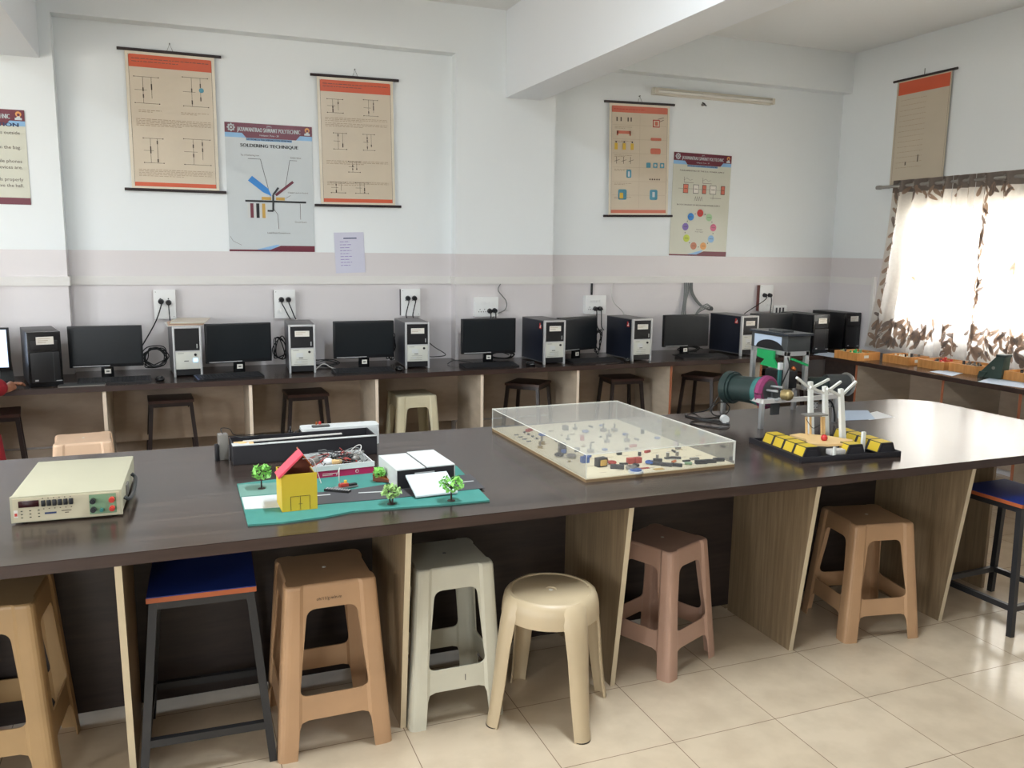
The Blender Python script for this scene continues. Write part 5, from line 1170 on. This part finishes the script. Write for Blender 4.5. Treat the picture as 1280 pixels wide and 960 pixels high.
MB().tube([k+Vector((.08,-.03,0))+Vector((0,math.cos(q)*.058,math.sin(q)*.058)) for q in[2*math.pi*i/20 for i in range(21)]],.012,'compgrey',6,cap=False).build('grey_hose_ring',t)
MB().tube(smooth_curve([(.38,.0,.13),(.44,-.02,.125),(.47,-.02,.06),(.475,-.02,.012)]),.005,'cable',6).build('hanging_cord',t)
# plug and cord
t=thing('plug_cord','white-faced plug with looped thin black cord on the rear of the lab table','plug',(at(907,525,TH+.02).x,at(907,525,TH+.02).y,TH))
MB().cyl((0,0,.022),(.008,.03,.022),.022,'foam',18).build('plug_face',t); MB().cyl((.008,.03,.022),(.015,.055,.02),.018,'black',14,r1=.01).build('plug_body',t)
o_=Vector((at(907,525,TH+.02).x,at(907,525,TH+.02).y,TH)); lp=[(908,481),(897,497),(885,512),(868,516),(857,519),(880,523),(905,520),(912,510),(906,503),(897,504),(889,512),(893,519),(906,521)]
pts=[]
for i,(x,y) in enumerate(lp):
    Yq=3.95+(.0 if i<3 else 0); v=at(x,y,TH+.004) if i in(3,4,5) else atY(x,y,3.93 if i<9 else 3.9)
    v.z=max(v.z,TH+.004); pts.append(v-o_)
MB().tube(smooth_curve(pts,6),.0035,'cable',6).build('cord',t)
pts=[at(x,y,TH+.004)-o_ for x,y in((857,520),(872,524),(890,525),(904,527),(912,531),(906,535),(885,533),(866,530),(864,527),(880,526),(900,529),(911,530))]
MB().tube(smooth_curve(pts,6),.0035,'cable',6).build('cord_coil',t)
# papers
def sheet(label,pxs,m,z=TH,nm='paper_sheet',th=.0006):
    pw=[at(x,y,z+th) for x,y in pxs]; c=sum(pw,Vector())/len(pw); t=thing(nm,label,'paper',(c.x,c.y,z+.0004))
    MB().prism([(q.x-c.x,q.y-c.y) for q in pw],0,th,m).build('sheet',t)
sheet('pale blue paper lying behind the gate model on the lab table',((1050,526),(1094,524),(1085,513),(1040,513)),'bluepaper')
sheet('white paper corner sticking out from under the pale blue paper',((1086,525),(1118,521.5),(1096,514),(1080,518)),'paper',TH-.0003)
sheet('pale blue paper hanging over the side desk edge in front of the red-filled tray',((1162,464.5),(1190,470),(1206,466),(1180,462)),'bluepaper')
sheet('white papers spread under the dark green instrument on the side desk',((1222,477),(1279,485),(1300,478),(1245,470)),'bluepaper')
sheet('pale sheet under the leftmost wooden tray on the side desk',((1017,443),(1042,447),(1052,442),(1030,440)),'bluepaper')
# ================================================================ SIDE DESK THINGS
def ctray(label,x,y,w_,d_,rz,fill,seed):
    t=thing('wooden_tray',label,'tray',(x,y,TH),R(rz),'orange wooden trays on the side desk'); h_=.068
    MB().box(0,w_,0,.012,0,h_,'trayw').box(0,w_,d_-.012,d_,0,h_,'trayw').box(0,.012,.012,d_-.012,0,h_,'trayw').box(w_-.012,w_,.012,d_-.012,0,h_,'trayw').box(.012,w_-.012,.012,d_-.012,0,.006,'trayw').build('tray_wall',t)
    MB().box(.012,w_-.012,.012,d_-.012,.04,.046,'board').build('panel_board',t)
    MB().rect(w_*.3,w_*.5,.02,.045,'label').build('name_label',t)
    rnd=random.Random(seed)
    for i in range(12):
        xx,yy=rnd.uniform(.03,w_-.03),rnd.uniform(.03,d_-.03); mm=fill[i%len(fill)]
        MB().cyl((xx,yy,.046),(xx,yy,.046+rnd.uniform(.02,.04)),rnd.uniform(.006,.012),mm,8).build('terminal',t)
q=at(1071,452,TH)
for lab,(px_,py_),w_,d_,rz,fill in(('leftmost orange wooden tray on the side desk, with green parts',(1071,451.5),.27,.26,3,['compdark','greenp','greenplate']),
 ('second orange wooden tray on the side desk, with pale parts, beyond the red-filled tray',(1135,457),.24,.27,2,['compgrey','label','compdark']),
 ('orange wooden tray filled with red parts on the side desk',(1179,463.5),.26,.25,2,['red','redwire','compdark']),
 ('orange wooden tray partly hidden behind the dark green instrument',(1222,469),.27,.25,2,['compdark','compgrey']),
 ('orange wooden tray at the right edge on the side desk',(1298,481),.25,.28,2,['compdark','compgrey'])):
    v=at(px_,py_,TH)
    x=min(v.x,5.99-w_); ctray(lab,x,v.y,w_,d_,rz,fill,int(px_))
v=at(1224,471,TH)
t=thing('green_instrument','dark green sloping instrument with a pale knob standing on the side desk papers','instrument',(v.x,v.y,TH+.001),R(-80))
MB().prism([(-.0,0),(.16,0),(.175,.17),(.12,.175),(.0,.035)],0,.09,'instr',axis='y').build('body',t)
MB().prism([(-.01,0),(.03,.0),(.06,.045),(0,.045)],-.01,.11,'instr',axis='y').build('front_foot',t)
MB().cyl((.045,.05,.085),(.035,.05,.095),.012,'foam',12).build('knob',t); MB().cyl((.10,-.003,.08),(.10,.0,.08),.012,'compgrey',12).build('side_knob',t)
MB().box(.11,.182,-.004,.094,.165,.185,'drum',bev=.004).build('top_lip',t)

# ================================================================ PERSON AT THE LEFT EDGE
def skin(name,verts,edges,rad,m,parent,sub=2,root=0):
    me=bpy.data.meshes.new(name); me.from_pydata([tuple(v) for v in verts],edges,[]); o=bpy.data.objects.new(name,me); C.objects.link(o)
    md=o.modifiers.new('s','SKIN'); 
    for i,sv in enumerate(me.skin_vertices[0].data):
        r=rad[i]; sv.radius=(r,r) if not isinstance(r,tuple) else r; sv.use_root=(i==root)
    md.use_smooth_shade=True; md.branch_smoothing=.5
    s=o.modifiers.new('d','SUBSURF'); s.levels=sub; s.render_levels=sub
    bpy.context.view_layer.update(); dg=bpy.context.evaluated_depsgraph_get(); me2=bpy.data.meshes.new_from_object(o.evaluated_get(dg)); bpy.data.objects.remove(o)
    me2.materials.clear(); me2.materials.append(M[m]); q=bpy.data.objects.new(name,me2); C.objects.link(q); q.parent=parent; return q
PO=Vector((-1.30,5.50,0))
t=thing('person','person in red long-sleeved top seated at the desk, hand on its edge','person',PO)
wr=at(8,486,TH+.035)-PO; hd_=at(17,481,TH+.030)-PO
body=[(0,0,.80),(0,.03,.94),(0,.08,1.10),(0,.11,1.22),(0,.13,1.30),(0,.16,1.40),(0,.17,1.47),
 (.15,.10,1.19),(.17,.16,.93),(wr.x,wr.y,wr.z),(hd_.x,hd_.y,hd_.z),(-.16,.10,1.19),(-.22,.25,.97),(-.12,.55,.875),(-.10,.62,.86),
 (.10,.02,.75),(.12,.40,.73),(.12,.42,.38),(.12,.40,.07),(.12,.50,.03),(-.10,.02,.75),(-.12,.40,.73),(-.12,.42,.38),(-.12,.40,.07),(-.12,.50,.03)]
ed=[(0,1),(1,2),(2,3),(3,4),(4,5),(5,6),(3,7),(7,8),(8,9),(9,10),(3,11),(11,12),(12,13),(13,14),(0,15),(15,16),(16,17),(17,18),(18,19),(0,20),(20,21),(21,22),(22,23),(23,24)]
rd_=[.12,.13,.15,.09,.052,.088,.085,.062,.046,.028,(.034,.016),.062,.046,.028,(.034,.016),.09,.072,.052,.038,.032,.09,.072,.052,.038,.032]
bd_=skin('body',body,ed,rd_,'skin',t)
def hand(base,d,side,parent):
    d=d.normalized(); lt=Vector((d.y,-d.x,0)).normalized()*side
    for k,(off,L) in enumerate(((-.026,.058),(-.009,.068),(.009,.066),(.025,.052))):
        b0=base+d*.015+lt*off; v=[b0,b0+d*L*.45+Vector((0,0,.006)),b0+d*L*.8+Vector((0,0,-.006)),b0+d*L+Vector((0,0,-.018))]; skin('finger',v,[(0,1),(1,2),(2,3)],[.009,.0085,.008,.0065],'skin',parent,1)
    b0=base-d*.02-lt*.024; v=[b0,b0+d*.02-lt*.02,b0+d*.042-lt*.026]; skin('thumb',v,[(0,1),(1,2)],[.012,.010,.008],'skin',parent,1)
hand(hd_,Vector((.5,.8,0)),1,bd_); hand(Vector((-.10,.62,.86)),Vector((.1,1,0)),1,bd_)
top=skin('red_top',[(0,-.01,.84),(0,.03,.95),(0,.08,1.10),(0,.10,1.22),(.15,.10,1.18),(.17,.16,.925),(wr.x,wr.y-.02,wr.z+.002),(-.16,.10,1.18),(-.22,.25,.965),(-.125,.53,.875)],[(0,1),(1,2),(2,3),(3,4),(4,5),(5,6),(3,7),(7,8),(8,9)],[.165,.16,.17,.115,.08,.078,.056,.085,.075,.045],'redcloth',t)
MB().lathe([(.15,.78),(.22,.72),(.27,.64),(.285,.50),(.30,.40),(.295,.40),(.28,.50),(.262,.64),(.21,.71),(.14,.77)],'redcloth',28).build('tunic_skirt',t,(.04,.0,0))
skin('trousers',[(0,.0,.775),(.11,.05,.765),(.125,.40,.73),(.125,.42,.38),(.125,.40,.12),(-.11,.05,.765),(-.125,.40,.73),(-.125,.42,.38),(-.125,.40,.12)],[(0,1),(1,2),(2,3),(3,4),(0,5),(5,6),(6,7),(7,8)],[.10,.105,.09,.07,.055,.105,.09,.07,.055],'darkcloth',t)
hm=MB().ball((0,.145,1.44),.108,'hair',16,(.9,1.0,1.12)).ball((0,.06,1.37),.05,'hair',12); hm.build('hair',t)
fc=MB().ball((0,.21,1.42),.083,'skin',16,(.85,.75,1.15)).ball((0,.278,1.41),.014,'skin',8,(.8,1,1.3)); fc.ball((-.03,.268,1.435),.009,'foam',8).ball((.03,.268,1.435),.009,'foam',8).ball((-.03,.276,1.435),.004,'black',6).ball((.03,.276,1.435),.004,'black',6).box(-.022,.022,.264,.270,1.375,1.381,'redwire').ball((-.083,.17,1.42),.02,'skin',8,(.4,.8,1.2)).ball((.083,.17,1.42),.02,'skin',8,(.4,.8,1.2)); fc.build('face',t)
bst=dup(ms,(PO.x,PO.y,0),0,'brown topped metal stool the person in red sits on')

# ================================================================ RENDER LOOK
vs_=bpy.context.scene.view_settings; vs_.view_transform='Standard'; vs_.look='None'; vs_.gamma=1; vs_.use_curve_mapping=False; vs_.exposure=EXPO
